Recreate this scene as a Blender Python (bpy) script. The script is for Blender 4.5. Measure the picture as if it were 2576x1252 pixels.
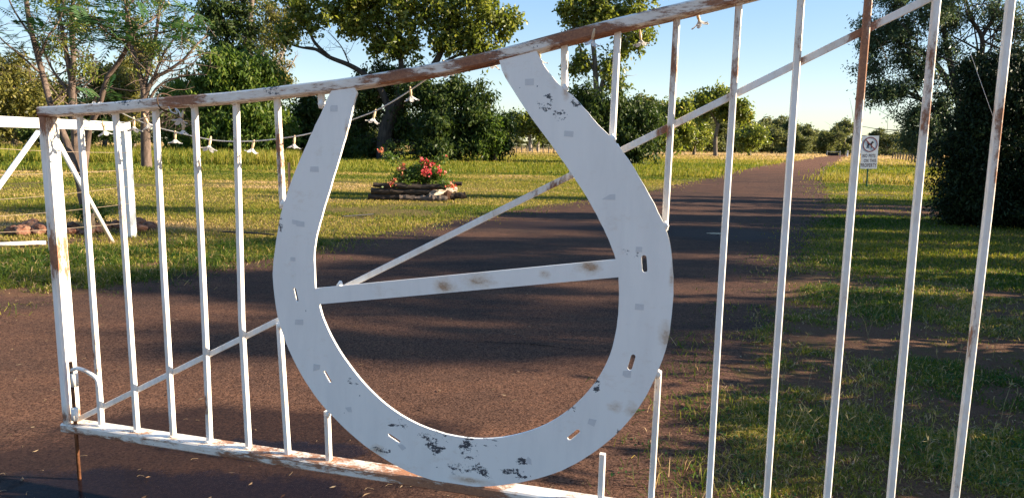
import bpy, bmesh, math, random
import numpy as np
from mathutils import Vector, Matrix

R = math.radians
for o in list(bpy.data.objects):
    bpy.data.objects.remove(o)
S = bpy.context.scene
COL = S.collection

# ------------------------------------------------------------------ camera, sky, sun, exposure
FPX, W, H = 1780.0, 2576.0, 1252.0        # measured on the photograph at 2576 px width
EYE, PITCH, ROLL = 1.5, math.atan(264 / 1780.0), R(1.0)
F_ = Vector((0, math.cos(PITCH), -math.sin(PITCH)))
R0, U0 = Vector((1, 0, 0)), Vector((0, math.sin(PITCH), math.cos(PITCH)))
R_ = R0 * math.cos(ROLL) + U0 * math.sin(ROLL)
U_ = -R0 * math.sin(ROLL) + U0 * math.cos(ROLL)
CP = Vector((0, 0, EYE))
cam_d = bpy.data.cameras.new('camera')
cam = bpy.data.objects.new('camera', cam_d)
COL.objects.link(cam)
m = Matrix((R_, U_, -F_)).transposed().to_4x4()
m.translation = CP
cam.matrix_world = m
cam_d.sensor_width = 36
cam_d.lens = 36 * FPX / W
cam_d.clip_start, cam_d.clip_end = 0.05, 4000
S.camera = cam

SUN_AZ, SUN_EL = (0.9988, -0.05), R(19)
w = bpy.data.worlds.new('World'); S.world = w; w.use_nodes = True
wn = w.node_tree
sky = wn.nodes.new('ShaderNodeTexSky')
sky.sky_type = 'NISHITA'; sky.sun_disc = False
sky.sun_elevation = SUN_EL
sky.sun_rotation = math.atan2(SUN_AZ[0], SUN_AZ[1])
sky.air_density, sky.dust_density, sky.ozone_density = 1.0, 0.3, 2.5
bg = wn.nodes['Background']; bg.inputs[1].default_value = 0.15
gam = wn.nodes.new('ShaderNodeGamma'); gam.inputs['Gamma'].default_value = .34   # evens the sky between zenith and horizon
hsv = wn.nodes.new('ShaderNodeHueSaturation'); hsv.inputs['Saturation'].default_value = 2.35; hsv.inputs['Value'].default_value = 1.0; hsv.inputs['Hue'].default_value = .515
wn.links.new(sky.outputs[0], gam.inputs['Color']); wn.links.new(gam.outputs[0], hsv.inputs['Color']); wn.links.new(hsv.outputs[0], bg.inputs[0])
sd = bpy.data.lights.new('sun', 'SUN'); sd.energy = 3.9; sd.angle = R(0.5); sd.color = (1, .86, .66)
sun = bpy.data.objects.new('sun', sd); COL.objects.link(sun)
sv = Vector((SUN_AZ[0], SUN_AZ[1], 0)).normalized() * math.cos(SUN_EL) + Vector((0, 0, math.sin(SUN_EL)))
sun.rotation_euler = sv.to_track_quat('Z', 'Y').to_euler()
S.view_settings.view_transform = 'Standard'; S.view_settings.look = 'None'
S.view_settings.exposure = 2.05; S.view_settings.gamma = 1
S.cycles.use_denoising = True
S.cycles.max_bounces = 6; S.cycles.diffuse_bounces = 3; S.cycles.glossy_bounces = 2
S.cycles.transmission_bounces = 4; S.cycles.transparent_max_bounces = 6

# ------------------------------------------------------------------ measuring helpers
def ray(px, py):
    return F_ * FPX + R_ * (px - W / 2) + U_ * (H / 2 - py)
def G(px, py, z=0.0):                       # the point of the ground under a measured point
    d = ray(px, py); return CP + d * ((z - EYE) / d.z)
def D(px, py, Y):                           # the point at distance Y
    d = ray(px, py); return CP + d * (Y / d.y)
def horizon(px): return 362 + 0.01746 * (px - 1288)

# ------------------------------------------------------------------ object helpers
def tag(o, label=None, cat=None, group=None, kind=None):
    for k, v in (('label', label), ('category', cat), ('group', group), ('kind', kind)):
        if v: o[k] = v
    return o
def empty(name, loc, label=None, cat=None, group=None, rz=0):
    o = bpy.data.objects.new(name, None); COL.objects.link(o)
    o.location = loc; o.rotation_euler = (0, 0, rz); o.empty_display_size = .1
    return tag(o, label, cat, group)
def link_mesh(name, me, mat, parent=None, smooth=False):
    o = bpy.data.objects.new(name, me); COL.objects.link(o)
    if mat: me.materials.append(mat)
    if parent: o.parent = parent
    if smooth: me.shade_smooth()
    return o
def copy_tree(o, parent=None):
    c = o.copy(); COL.objects.link(c); c.parent = parent
    for ch in list(o.children): copy_tree(ch, c)
    return c

class MB:
    def __init__(s): s.v, s.f = [], []
    def add(s, vs, fs):
        n = len(s.v); s.v += [tuple(v) for v in vs]; s.f += [tuple(i + n for i in f) for f in fs]
    def bar(s, a, b, wx, wy, up=(0, 1, 0), bev=0.0):
        """square bar from a to b, wy measured along up"""
        a, b = Vector(a), Vector(b); t = (b - a).normalized(); u = Vector(up)
        u = (u - t * u.dot(t)).normalized(); x = t.cross(u)
        c = min(wx, wy) * .14 if bev == 0 else bev
        hx, hy = wx / 2, wy / 2
        ring = [(-hx + c, -hy), (hx - c, -hy), (hx, -hy + c), (hx, hy - c), (hx - c, hy), (-hx + c, hy), (-hx, hy - c), (-hx, -hy + c)]
        vs = [p + x * q[0] + u * q[1] for p in (a, b) for q in ring]
        fs = [(i, (i + 1) % 8, 8 + (i + 1) % 8, 8 + i) for i in range(8)] + [tuple(range(7, -1, -1)), tuple(range(8, 16))]
        s.add(vs, fs)
    def tube(s, pts, rad, n=8, cap=True, jit=0, rng=None):
        pts = [Vector(p) for p in pts]
        if not hasattr(rad, '__len__'): rad = [rad] * len(pts)
        t0 = (pts[1] - pts[0]).normalized()
        u = t0.orthogonal().normalized(); base = len(s.v)
        for i, p in enumerate(pts):
            t = (pts[min(i + 1, len(pts) - 1)] - pts[max(i - 1, 0)])
            t = t.normalized() if t.length > 1e-9 else t0
            u = (u - t * u.dot(t)); u = u.normalized() if u.length > 1e-6 else t.orthogonal().normalized()
            x = t.cross(u)
            for k in range(n):
                a = 2 * math.pi * k / n
                r = rad[i] * (1 + (rng.uniform(-jit, jit) if jit else 0))
                s.v.append(tuple(p + (u * math.cos(a) + x * math.sin(a)) * r))
        for i in range(len(pts) - 1):
            for k in range(n):
                s.f.append((base + i * n + k, base + i * n + (k + 1) % n, base + (i + 1) * n + (k + 1) % n, base + (i + 1) * n + k))
        if cap:
            s.f.append(tuple(base + k for k in range(n - 1, -1, -1)))
            e = base + (len(pts) - 1) * n
            s.f.append(tuple(e + k for k in range(n)))
    def box(s, c, sx, sy, sz):
        x, y, z = c
        vs = [(x + i * sx / 2, y + j * sy / 2, z + k * sz / 2) for k in (-1, 1) for j in (-1, 1) for i in (-1, 1)]
        s.add(vs, [(0, 2, 3, 1), (4, 5, 7, 6), (0, 1, 5, 4), (2, 6, 7, 3), (0, 4, 6, 2), (1, 3, 7, 5)])
    def build(s, name, mat, parent=None, smooth=False):
        me = bpy.data.meshes.new(name); me.from_pydata(s.v, [], s.f); me.update()
        return link_mesh(name, me, mat, parent, smooth)

def smooth_path(pts, k=6):
    """Catmull-Rom through pts"""
    P = [Vector(p) for p in pts]; out = []
    for i in range(len(P) - 1):
        a, b, c, d = P[max(i - 1, 0)], P[i], P[i + 1], P[min(i + 2, len(P) - 1)]
        for j in range(k):
            t = j / k
            out.append(.5 * ((2 * b) + (c - a) * t + (2 * a - 5 * b + 4 * c - d) * t * t + (3 * b - a - 3 * c + d) * t ** 3))
    out.append(P[-1]); return out

def np_mesh(name, verts, faces_flat, starts, totals, mat, parent=None, tint=None):
    me = bpy.data.meshes.new(name)
    me.vertices.add(len(verts)); me.vertices.foreach_set('co', np.ascontiguousarray(verts, np.float32).ravel())
    me.loops.add(len(faces_flat)); me.loops.foreach_set('vertex_index', np.ascontiguousarray(faces_flat, np.int32))
    me.polygons.add(len(starts)); me.polygons.foreach_set('loop_start', np.ascontiguousarray(starts, np.int32))
    me.update(calc_edges=True)
    if tint is not None:
        at = me.attributes.new('tint', 'FLOAT', 'FACE'); at.data.foreach_set('value', np.ascontiguousarray(tint, np.float32))
    return link_mesh(name, me, mat, parent)

def quads_mesh(name, Q, mat, parent=None, tint=None):
    """Q: (n,4,3)"""
    n = len(Q); idx = np.arange(n * 4)
    return np_mesh(name, Q.reshape(-1, 3), idx, np.arange(n) * 4, np.full(n, 4), mat, parent, tint)

def hash2(ix, iy, s):
    h = (ix.astype(np.int64) * 374761393 + iy.astype(np.int64) * 668265263 + s * 144665) & 0x7fffffff
    h = ((h ^ (h >> 13)) * 1274126177) & 0x7fffffff
    return ((h ^ (h >> 16)) & 0xffff) / 65535.0
def vnoise(x, y, s=0):
    ix, iy = np.floor(x), np.floor(y); fx, fy = x - ix, y - iy
    fx, fy = fx * fx * (3 - 2 * fx), fy * fy * (3 - 2 * fy)
    a, b, c, d = hash2(ix, iy, s), hash2(ix + 1, iy, s), hash2(ix, iy + 1, s), hash2(ix + 1, iy + 1, s)
    return (a * (1 - fx) + b * fx) * (1 - fy) + (c * (1 - fx) + d * fx) * fy
def fbm(x, y, s=0):
    return (vnoise(x, y, s) + .5 * vnoise(x * 2.1, y * 2.1, s + 1) + .25 * vnoise(x * 4.3, y * 4.3, s + 2)) / 1.75

# ------------------------------------------------------------------ materials
class Mat:
    def __init__(s, name, rough=.6, spec=.3):
        s.m = bpy.data.materials.new(name); s.m.use_nodes = True; s.nt = s.m.node_tree
        s.b = s.nt.nodes['Principled BSDF']; s.b.inputs['Roughness'].default_value = rough
        s.b.inputs['Specular IOR Level'].default_value = spec
        s.tc = s.nt.nodes.new('ShaderNodeTexCoord')
        s.obj = s.tc.outputs['Object']
    def n(s, t, **kw):
        x = s.nt.nodes.new('ShaderNode' + t)
        for k, v in kw.items(): setattr(x, k, v)
        return x
    def l(s, a, b): s.nt.links.new(a, b)
    def set(s, inp, v):
        if hasattr(v, 'is_output'): s.l(v, inp)
        else: inp.default_value = v
    def noise(s, scale, detail=4, rough=.6, vec=None, stretch=None, dist=0):
        x = s.n('TexNoise'); x.inputs['Scale'].default_value = scale; x.inputs['Detail'].default_value = detail
        x.inputs['Roughness'].default_value = rough; x.inputs['Distortion'].default_value = dist
        v = vec or s.obj
        if stretch:
            mp = s.n('Mapping'); s.l(v, mp.inputs[0]); mp.inputs['Scale'].default_value = stretch; v = mp.outputs[0]
        s.l(v, x.inputs['Vector']); return x.outputs['Fac']
    def math(s, op, a, b=0.0, clamp=False):
        x = s.n('Math', operation=op, use_clamp=clamp); s.set(x.inputs[0], a); s.set(x.inputs[1], b); return x.outputs[0]
    def ramp(s, v, stops):
        x = s.n('ValToRGB'); e = x.color_ramp.elements
        while len(e) < len(stops): e.new(.5)
        for i, (p, c) in enumerate(stops):
            e[i].position = p; e[i].color = (c, c, c, 1) if not hasattr(c, '__len__') else (*c, 1)
        s.l(v, x.inputs[0]); return x.outputs[0]
    def step(s, v, a, b):
        x = s.n('MapRange'); x.inputs[1].default_value = a; x.inputs[2].default_value = b; s.l(v, x.inputs[0]); return x.outputs[0]
    def mix(s, f, a, b):
        x = s.n('Mix', data_type='RGBA'); s.set(x.inputs[0], f)
        for i, c in ((6, a), (7, b)):
            if hasattr(c, 'is_output'): s.l(c, x.inputs[i])
            else: x.inputs[i].default_value = (*c, 1)
        return x.outputs[2]
    def color(s, c):
        if hasattr(c, 'is_output'): s.l(c, s.b.inputs['Base Color'])
        else: s.b.inputs['Base Color'].default_value = (*c, 1)
    def bump(s, h, strength=.3, dist=.01):
        x = s.n('Bump'); x.inputs['Strength'].default_value = strength; x.inputs['Distance'].default_value = dist
        s.l(h, x.inputs['Height']); s.l(x.outputs[0], s.b.inputs['Normal'])
    def spots(s, lst):
        """largest of several soft ellipses given in the object's own x and z"""
        out = None
        for (u, h, ru, rh) in lst:
            a = s.n('VectorMath', operation='SUBTRACT'); s.l(s.obj, a.inputs[0]); a.inputs[1].default_value = (u, 0, h)
            b = s.n('VectorMath', operation='MULTIPLY'); s.l(a.outputs[0], b.inputs[0]); b.inputs[1].default_value = (1 / ru, 0, 1 / rh)
            c = s.n('VectorMath', operation='LENGTH'); s.l(b.outputs[0], c.inputs[0])
            d = s.math('SUBTRACT', 1.0, c.outputs['Value'], True)
            out = d if out is None else s.math('MAXIMUM', out, d)
        return out

def leaf_mat(name, stops, rough=.5, transl=.3, tcol=None, spec=.3):
    M = Mat(name, rough, spec)
    at = M.n('Attribute', attribute_name='tint')
    col = M.ramp(at.outputs['Fac'], stops)
    M.color(col)
    tr = M.n('BsdfTranslucent')
    hs = M.n('HueSaturation'); hs.inputs['Saturation'].default_value = 1.1; hs.inputs['Value'].default_value = 1.6
    M.l(col, hs.inputs['Color']); M.l(hs.outputs[0], tr.inputs['Color'])
    mx = M.n('MixShader'); mx.inputs[0].default_value = transl
    out = M.nt.nodes['Material Output']
    M.l(M.b.outputs[0], mx.inputs[1]); M.l(tr.outputs[0], mx.inputs[2]); M.l(mx.outputs[0], out.inputs[0])
    return M.m

def bark_mat(name, dark, light, scale=6):
    M = Mat(name, .85, .2)
    a = M.noise(scale, 6, .65, stretch=(1, 1, .25)); b = M.noise(scale * 6, 4, .6, stretch=(1, 1, .3))
    c = M.mix(M.step(a, .35, .65), dark, light)
    d = M.mix(M.math('MULTIPLY', M.step(b, .5, .7), .45), c, tuple(x * .5 for x in dark))
    M.color(d); M.bump(b, .5, .02); return M.m

def plain(name, c, rough=.6, spec=.3, var=.15, scale=20, bump=0):
    M = Mat(name, rough, spec); a = M.noise(scale, 5)
    M.color(M.mix(M.step(a, .3, .7), tuple(x * (1 - var) for x in c), tuple(min(1, x * (1 + var)) for x in c)))
    if bump: M.bump(a, bump, .01)
    return M.m

# ------------------------------------------------------------------ the ground, the road
def poly_mesh(name, pts, mat, z, **kw):
    bm = bmesh.new(); vs = [bm.verts.new((p[0], p[1], z)) for p in pts]
    es = [bm.edges.new((vs[i], vs[(i + 1) % len(vs)])) for i in range(len(vs))]
    bmesh.ops.triangle_fill(bm, use_beauty=True, edges=es)
    for f in bm.faces:
        if f.normal.z < 0: f.normal_flip()
    me = bpy.data.meshes.new(name); bm.to_mesh(me); bm.free()
    return tag(link_mesh(name, me, mat), **kw)

left_px = [(170, 745), (400, 700), (560, 672), (650, 655), (850, 607), (1000, 580), (1170, 548), (1350, 520), (1500, 499), (1640, 477), (1750, 454), (1880, 424), (2000, 404), (2080, 392.5), (2110, 388)]
right_px = [(2152, 388), (2135, 396), (2100, 418), (2072, 440), (2076, 478), (2080, 520), (2068, 570), (2050, 612), (1990, 700), (1925, 800), (1880, 900), (1850, 965), (1870, 1060), (1900, 1160), (1940, 1250)]
rng = random.Random(4)
def rough_edge(pp, amp=.11):
    out = []
    for a, b in zip(pp[:-1], pp[1:]):
        n = max(2, min(14, int((b - a).length / .25)))
        for i in range(n):
            q = a.lerp(b, i / n); q = q + Vector((rng.uniform(-amp, amp), rng.uniform(-amp, amp), 0)) * (1 + q.y * .03); out.append(q)
    out.append(pp[-1]); return out
LE = [Vector((-9, 6.6, 0)), Vector((-6, 6.4, 0))] + [G(*p) for p in left_px]
RE = [G(*p) for p in right_px] + [Vector((1.7, .6, 0)), Vector((1.9, -3, 0))]
ROADP = [Vector((-9, -3, 0))] + rough_edge(LE) + rough_edge(RE)
RPX = np.array([(p.x, p.y) for p in ROADP])
def in_poly(x, y, P):
    ins = np.zeros(len(x), bool); n = len(P); j = n - 1
    for i in range(n):
        xi, yi, xj, yj = P[i, 0], P[i, 1], P[j, 0], P[j, 1]
        if yi != yj:
            c = ((yi > y) != (yj > y)) & (x < (xj - xi) * (y - yi) / (yj - yi) + xi); ins ^= c
        j = i
    return ins

# soil with thatch between the blades
M = Mat('grassy_soil', .95, .05)
big, mid_, fine = M.noise(.25, 4), M.noise(3.2, 7, .72), M.noise(85, 4, .8)
lit_ = M.noise(30, 6, .8, stretch=(1, .5, 1))
soil = M.mix(M.step(fine, .3, .7), (.065, .033, .020), (.24, .13, .08))
soil = M.mix(M.math('MULTIPLY', M.step(lit_, .54, .66), .7), soil, (.20, .135, .075))
thatch = M.mix(M.step(fine, .3, .7), (.10, .075, .022), (.25, .19, .065))
green = M.mix(M.step(mid_, .35, .65), thatch, M.mix(M.step(fine, .35, .7), (.055, .062, .014), (.14, .135, .035)))
sx = M.n('SeparateXYZ'); M.l(M.obj, sx.inputs[0])
far = M.step(sx.outputs['Y'], 8, 17)
bare = M.math('MULTIPLY', M.step(mid_, .52, .66), .5)
bq = M.n('VectorMath', operation='SUBTRACT'); M.l(M.obj, bq.inputs[0]); bq.inputs[1].default_value = G(2230, 528)
bw = M.n('VectorMath', operation='MULTIPLY'); M.l(bq.outputs[0], bw.inputs[0]); bw.inputs[1].default_value = (1 / 4.4, 1 / 2.0, 0)
bl_ = M.n('VectorMath', operation='LENGTH'); M.l(bw.outputs[0], bl_.inputs[0])
worn = M.step(M.math('ADD', bl_.outputs['Value'], M.math('MULTIPLY', M.math('SUBTRACT', mid_, .5), .8)), .8, 1.1)
gcov = M.math('MULTIPLY', M.math('MAXIMUM', bare, M.math('MULTIPLY', far, .9)), worn)
M.color(M.mix(gcov, soil, green)); M.bump(M.math('ADD', M.math('ADD', fine, mid_), lit_), .8, .03)
MAT_SOIL = M.m
gp = []
tg = bmesh.new()
v = [tg.verts.new(p) for p in ((-900, -40, 0), (900, -40, 0), (900, 1500, 0), (-900, 1500, 0))]
tg.faces.new(v); me = bpy.data.meshes.new('ground'); tg.to_mesh(me); tg.free()
tag(link_mesh('ground', me, MAT_SOIL), kind='structure')

# asphalt under red dust, darkened by wetness and, at near left, by painted shade
M = Mat('dusty_asphalt', .9, .05)
big = M.noise(.45, 6, .62, stretch=(.6, 1.5, 1)); patch_ = M.noise(1.7, 6, .7, stretch=(.8, 1.3, 1)); agg = M.noise(75, 5, .85); 
fine = M.noise(24, 6, .75)
stone = M.mix(M.step(agg, .42, .60), (.010, .008, .008), (.085, .056, .045))
dust = M.mix(M.step(agg, .40, .60), (.040, .019, .012), (.265, .130, .077))
dm = M.math('ADD', M.math('MULTIPLY', M.step(big, .36, .64), .55), M.math('MULTIPLY', M.step(patch_, .38, .66), .45))
dm = M.math('MULTIPLY', dm, M.math('ADD', M.math('MULTIPLY', M.step(fine, .3, .62), .75), .25))
sx = M.n('SeparateXYZ'); M.l(M.obj, sx.inputs[0])
farx = M.step(sx.outputs['Y'], 36, 75)
nearx = M.math('MULTIPLY', M.step(sx.outputs['Y'], 7.5, 4.0), .24)
dm = M.math('ADD', M.math('ADD', dm, farx), nearx, True)
base = M.mix(dm, stone, dust)
def damp_shade(lst, amt=.5):
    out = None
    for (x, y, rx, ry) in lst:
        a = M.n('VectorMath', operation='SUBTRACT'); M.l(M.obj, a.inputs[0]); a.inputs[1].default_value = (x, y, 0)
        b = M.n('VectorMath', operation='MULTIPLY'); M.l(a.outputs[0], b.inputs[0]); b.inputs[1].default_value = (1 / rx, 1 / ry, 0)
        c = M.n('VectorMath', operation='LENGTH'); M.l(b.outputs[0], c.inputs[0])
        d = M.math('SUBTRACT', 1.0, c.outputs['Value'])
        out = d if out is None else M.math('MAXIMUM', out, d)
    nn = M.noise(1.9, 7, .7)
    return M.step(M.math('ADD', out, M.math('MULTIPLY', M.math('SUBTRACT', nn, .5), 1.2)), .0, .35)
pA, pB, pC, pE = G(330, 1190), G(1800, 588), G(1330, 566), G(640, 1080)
DAMP_SHADE = [(pA.x, pA.y - .1, 1.7, .62), (pE.x, pE.y, 1.2, .35), (pB.x, pB.y, 1.6, 1.1), (pC.x, pC.y, 2.4, .9), (-.6, 1.75, 2.6, .75), (-3.0, 2.9, 1.0, .5)]  # ellipses of wetness; the near left ones also paint in shade
wet_shade = damp_shade(DAMP_SHADE)
M.color(M.mix(M.math('MULTIPLY', wet_shade, .75), base, (.016, .010, .010)))
M.set(M.b.inputs['Roughness'], M.math('SUBTRACT', .92, M.math('MULTIPLY', wet_shade, .22)))
hgt = M.math('ADD', M.math('MULTIPLY', M.noise(40, 4, .7), .6), agg)
bp = M.n('Bump'); bp.inputs['Distance'].default_value = .008; M.l(hgt, bp.inputs['Height'])
M.set(bp.inputs['Strength'], M.math('SUBTRACT', .75, M.math('MULTIPLY', wet_shade, .5))); M.l(bp.outputs[0], M.b.inputs['Normal'])
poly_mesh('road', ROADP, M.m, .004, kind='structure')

# standing water
def puddle(cx, cy, rx, ry, seed, z=.008):
    M = Mat('puddle_water', .14, .07); M.color((.012, .008, .010))
    d = M.n('VectorMath', operation='MULTIPLY'); M.l(M.obj, d.inputs[0]); d.inputs[1].default_value = (1 / rx, 1 / ry, 0)
    ln = M.n('VectorMath', operation='LENGTH'); M.l(d.outputs[0], ln.inputs[0])
    nn = M.noise(2.4 / max(rx, .3), 6, .62)
    f = M.step(M.math('ADD', M.math('SUBTRACT', 1.0, ln.outputs['Value']), M.math('MULTIPLY', M.math('SUBTRACT', nn, .5), 1.6)), .02, .28)
    tr = M.n('BsdfTransparent'); mx = M.n('MixShader'); M.l(M.math('MULTIPLY', f, .55), mx.inputs[0]); M.l(tr.outputs[0], mx.inputs[1]); M.l(M.b.outputs[0], mx.inputs[2])
    M.l(mx.outputs[0], M.nt.nodes['Material Output'].inputs[0]); M.bump(M.noise(9, 2), .04, .01)
    pts = [(math.cos(a) * rx * 1.5, math.sin(a) * ry * 1.5) for a in np.linspace(0, 2 * math.pi, 49)[:-1]]
    o = poly_mesh('puddle', pts, M.m, 0, kind='structure'); o.location = (cx, cy, z); return o
puddle(pA.x + .25, pA.y - .20, .95, .26, 3)
puddle(pB.x, pB.y, .16, .16, 5)
c = G(690, 1135); puddle(c.x, c.y, .55, .13, 8)

# cracks in the asphalt
MAT_CRACK = plain('crack_dark', (.012, .009, .008), .95, .05)
def crack(pxs, wd, seed):
    r = random.Random(seed); pts = []
    P = [G(*p) for p in pxs]
    for a, b in zip(P[:-1], P[1:]):
        for i in range(9):
            q = a.lerp(b, i / 9); pts.append(q + Vector((r.uniform(-.012, .012), r.uniform(-.02, .02), 0)))
    mb = MB(); L = []
    for i, p in enumerate(pts):
        k = wd * (.35 + r.random()) * math.sin(math.pi * (i + .6) / (len(pts) + .2))
        L.append((p.x, p.y + k, .0085)); L.append((p.x, p.y - k, .0085))
    mb.add(L, [(2 * i, 2 * i + 1, 2 * i + 3, 2 * i + 2) for i in range(len(pts) - 1)])
    tag(mb.build('road_crack', MAT_CRACK), kind='structure')
crack([(1165, 864), (1210, 860), (1290, 864), (1350, 868), (1420, 877), (1535, 892)], .006, 1)
crack([(250, 852), (330, 843), (400, 820), (470, 805), (560, 795)], .005, 2)

# ------------------------------------------------------------------ paint and rust of the gate
def paint_mat(name, rust=.5, spots_rust=(), spots_chip=(), chip=0.0, base=(.94, .885, .80), streak=(1, 1, 1), spot_gain=.17, gate_rust=False):
    M = Mat(name, .42, .4)
    n1 = M.noise(6.5, 9, .7, stretch=streak); n2 = M.noise(30, 9, .82, stretch=streak); n3 = M.noise(1.9, 3, .5)
    v = M.math('ADD', M.math('MULTIPLY', n1, .55), M.math('MULTIPLY', n2, .55))
    v = M.math('ADD', v, M.math('MULTIPLY', M.math('SUBTRACT', n3, .5), .30))
    if spots_rust:
        sp_ = M.spots(spots_rust)
        if gate_rust: v = M.math('SUBTRACT', M.math('ADD', v, .19), M.math('MULTIPLY', M.step(sp_, .75, .0), .24))
        else: v = M.math('ADD', v, M.math('MULTIPLY', sp_, spot_gain))
    lo = .78 - .22 * rust
    rm = M.math('MULTIPLY', M.step(v, lo, lo + (.11 if gate_rust else .06)), .8 if gate_rust else .93); stain = M.step(v, lo - .16, lo + .03)
    n4 = M.noise(150, 4, .75)
    rcol = M.mix(M.step(M.math('ADD', M.math('MULTIPLY', n1, .5), M.math('MULTIPLY', n4, .5)), .40, .60), (.13, .036, .015), (.38, .15, .06))
    if gate_rust: rcol = M.mix(.45, rcol, (.62, .38, .18))
    dirt = M.noise(3.0, 6, .7, stretch=(3, 3, .6))
    c = M.mix(M.math('MULTIPLY', M.step(dirt, .45, .75), .22), base, (.52, .49, .46))
    c = M.mix(M.math('MULTIPLY', stain, .5), c, (.60, .42, .25))
    c = M.mix(rm, c, rcol)
    if spots_chip or chip:
        k1 = M.noise(21, 10, .70, stretch=(.7, 1, 1.5), dist=.5); k2 = M.noise(90, 6, .8)
        kv = M.math('ADD', M.math('MULTIPLY', k1, .70), M.math('MULTIPLY', k2, .42))
        if spots_chip: kv = M.math('SUBTRACT', M.math('ADD', kv, .174), M.math('MULTIPLY', M.step(M.spots(spots_chip), .6, .0), .22))
        cm = M.math('MAXIMUM', M.step(kv, .775 - chip, .785 - chip), M.step(M.noise(62, 2, .5), .765, .775))
        c = M.mix(cm, c, M.mix(M.step(k2, .4, .7), (.040, .046, .056), (.12, .12, .125)))
    M.color(c)
    M.set(M.b.inputs['Roughness'], M.math('ADD', .40, M.math('MULTIPLY', rm, .45)))
    M.bump(M.math('ADD', M.math('MULTIPLY', rm, -.6), M.math('MULTIPLY', n2, .25)), .35, .004)
    return M.m

# ------------------------------------------------------------------ the gate's own frame
gd = ray(-5200, 249); GX = Vector((-gd.x, -gd.y, 0)).normalized()      # along the gate, towards its hinges
GN = Vector((-GX.y, GX.x, 0))                                           # through the gate, away from the camera
GP = G(197, 1200)
def g(px, py, off=0.0):
    """a measured point in the gate's own x (along), z (up); off = metres behind its middle plane"""
    d = ray(px, py); t = ((GP + GN * off) - CP).dot(GN) / d.dot(GN); p = CP + d * t - GP
    return Vector((p.dot(GX), off, p.z))
gate = empty('horseshoe_gate', GP, 'white welded steel farm gate with a big horseshoe, rusty and closed across the drive', 'gate', rz=math.atan2(GX.y, GX.x))

def gsz(px, py, n):                       # n px at that place, in metres
    p = GP + GX * g(px, py).x; return n * p.y / FPX

MAT_RAIL = paint_mat('gate_rail_paint', .96, spot_gain=.17, streak=(.55, 1, 2.2), chip=.0, spots_chip=[(g(1240, 148).x, g(1240, 148).z, .16, .05), (g(340, 255).x, g(340, 255).z, .14, .05), (g(700, 228).x, g(700, 228).z, .1, .05)],
                     spots_rust=[(g(1190, 158).x, g(1190, 158).z, .22, .05), (g(1480, 95).x, g(1480, 95).z, .3, .05), (g(1000, 185).x, g(1000, 185).z, .25, .05), (g(100, 275).x, g(100, 275).z, .06, .1), (g(130, 320).x, g(130, 320).z, .04, .08), (g(260, 1085).x, g(260, 1100).z, .35, .04), (g(620, 1150).x, g(620, 1150).z, .12, .03), (g(1220, 1230).x, g(1220, 1230).z, .2, .05), (g(470, 245).x, g(470, 245).z, .12, .04)])
MAT_BAR = paint_mat('gate_bar_paint', .60, spot_gain=.16, streak=(1, 1, .35), spots_rust=[(g(1845, 120).x, g(1845, 150).z, .05, .3), (g(2170, 150).x, g(2170, 200).z, .06, .45), (g(2440, 700).x, g(2440, 850).z, .08, .2), (g(1690, 150).x, g(1690, 150).z, .05, .15), (g(2015, 150).x, g(2000, 150).z, .05, .2), (g(705, 400).x, g(705, 400).z, .03, .25), (g(240, 900).x, g(240, 850).z, .03, .25), (g(520, 1010).x, g(520, 1010).z, .03, .12), (g(1400, 460).x, g(1340, 480).z, .16, .10), (g(2540, 300).x, g(2510, 380).z, .06, .3), (g(2340, 250).x, g(2340, 300).z, .05, .3), (g(1670, 330).x, g(1650, 330).z, .04, .04)])

# rails and the end post
DEP, THK = .075, .040
top_px = [(92, 281), (250, 272), (410, 257), (560, 246), (720, 228), (850, 213), (960, 196), (1100, 172), (1259, 137), (1409, 97), (1559, 59), (1704, 25), (1850, -11), (2020, -57), (2200, -112), (2400, -178), (2640, -262), (3050, -400)]
fo = -DEP / 2
tp = smooth_path([Vector((g(*p, fo).x, 0, g(*p, fo).z)) for p in top_px], 3)
mb = MB()
base = 0
for i, p in enumerate(tp):                # one continuous swept tube
    t = (tp[min(i + 1, len(tp) - 1)] - tp[max(i - 1, 0)]).normalized(); nrm = Vector((-t.z, 0, t.x)); c = .006
    hx, hy = THK / 2, DEP / 2
    for (a, b) in ((-hx + c, -hy), (hx - c, -hy), (hx, -hy + c), (hx, hy - c), (hx - c, hy), (-hx + c, hy), (-hx, hy - c), (-hx, -hy + c)):
        mb.v.append(tuple(p + nrm * a + Vector((0, b, 0))))
for i in range(len(tp) - 1):
    for k in range(8): mb.f.append((i * 8 + k, i * 8 + (k + 1) % 8, i * 8 + 8 + (k + 1) % 8, i * 8 + 8 + k))
mb.f += [tuple(range(7, -1, -1)), tuple((len(tp) - 1) * 8 + k for k in range(8))]
mb.build('top_rail', MAT_RAIL, gate)
b0, b1 = g(152, 1076, fo), g(1300, 1252, fo)
zb = (b0.z + b1.z) / 2
xr = g(2640, 500).x + .55
mb = MB(); mb.bar((b0.x, 0, b0.z), (xr, 0, b0.z + (b1.z - b0.z) / (b1.x - b0.x) * (xr - b0.x)), THK, DEP); mb.build('bottom_rail', MAT_RAIL, gate)
def top_z(x):
    for a, b in zip(tp[:-1], tp[1:]):
        if a.x <= x <= b.x: return a.z + (b.z - a.z) * (x - a.x) / (b.x - a.x)
    return tp[-1].z
def bot_z(x): return b0.z + (b1.z - b0.z) / (b1.x - b0.x) * (x - b0.x)
p0, p1 = g(104, 300, fo), g(160, 1060, fo)
pxm = (p0.x + p1.x) / 2
M = paint_mat('gate_post_paint', .30, spots_rust=[(pxm, p0.z + .02, .06, .2), (pxm, .55 * p0.z + .45 * p1.z, .05, .25), (pxm, p1.z + .02, .06, .08)], spot_gain=.30, streak=(2, 2, .5))
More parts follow.
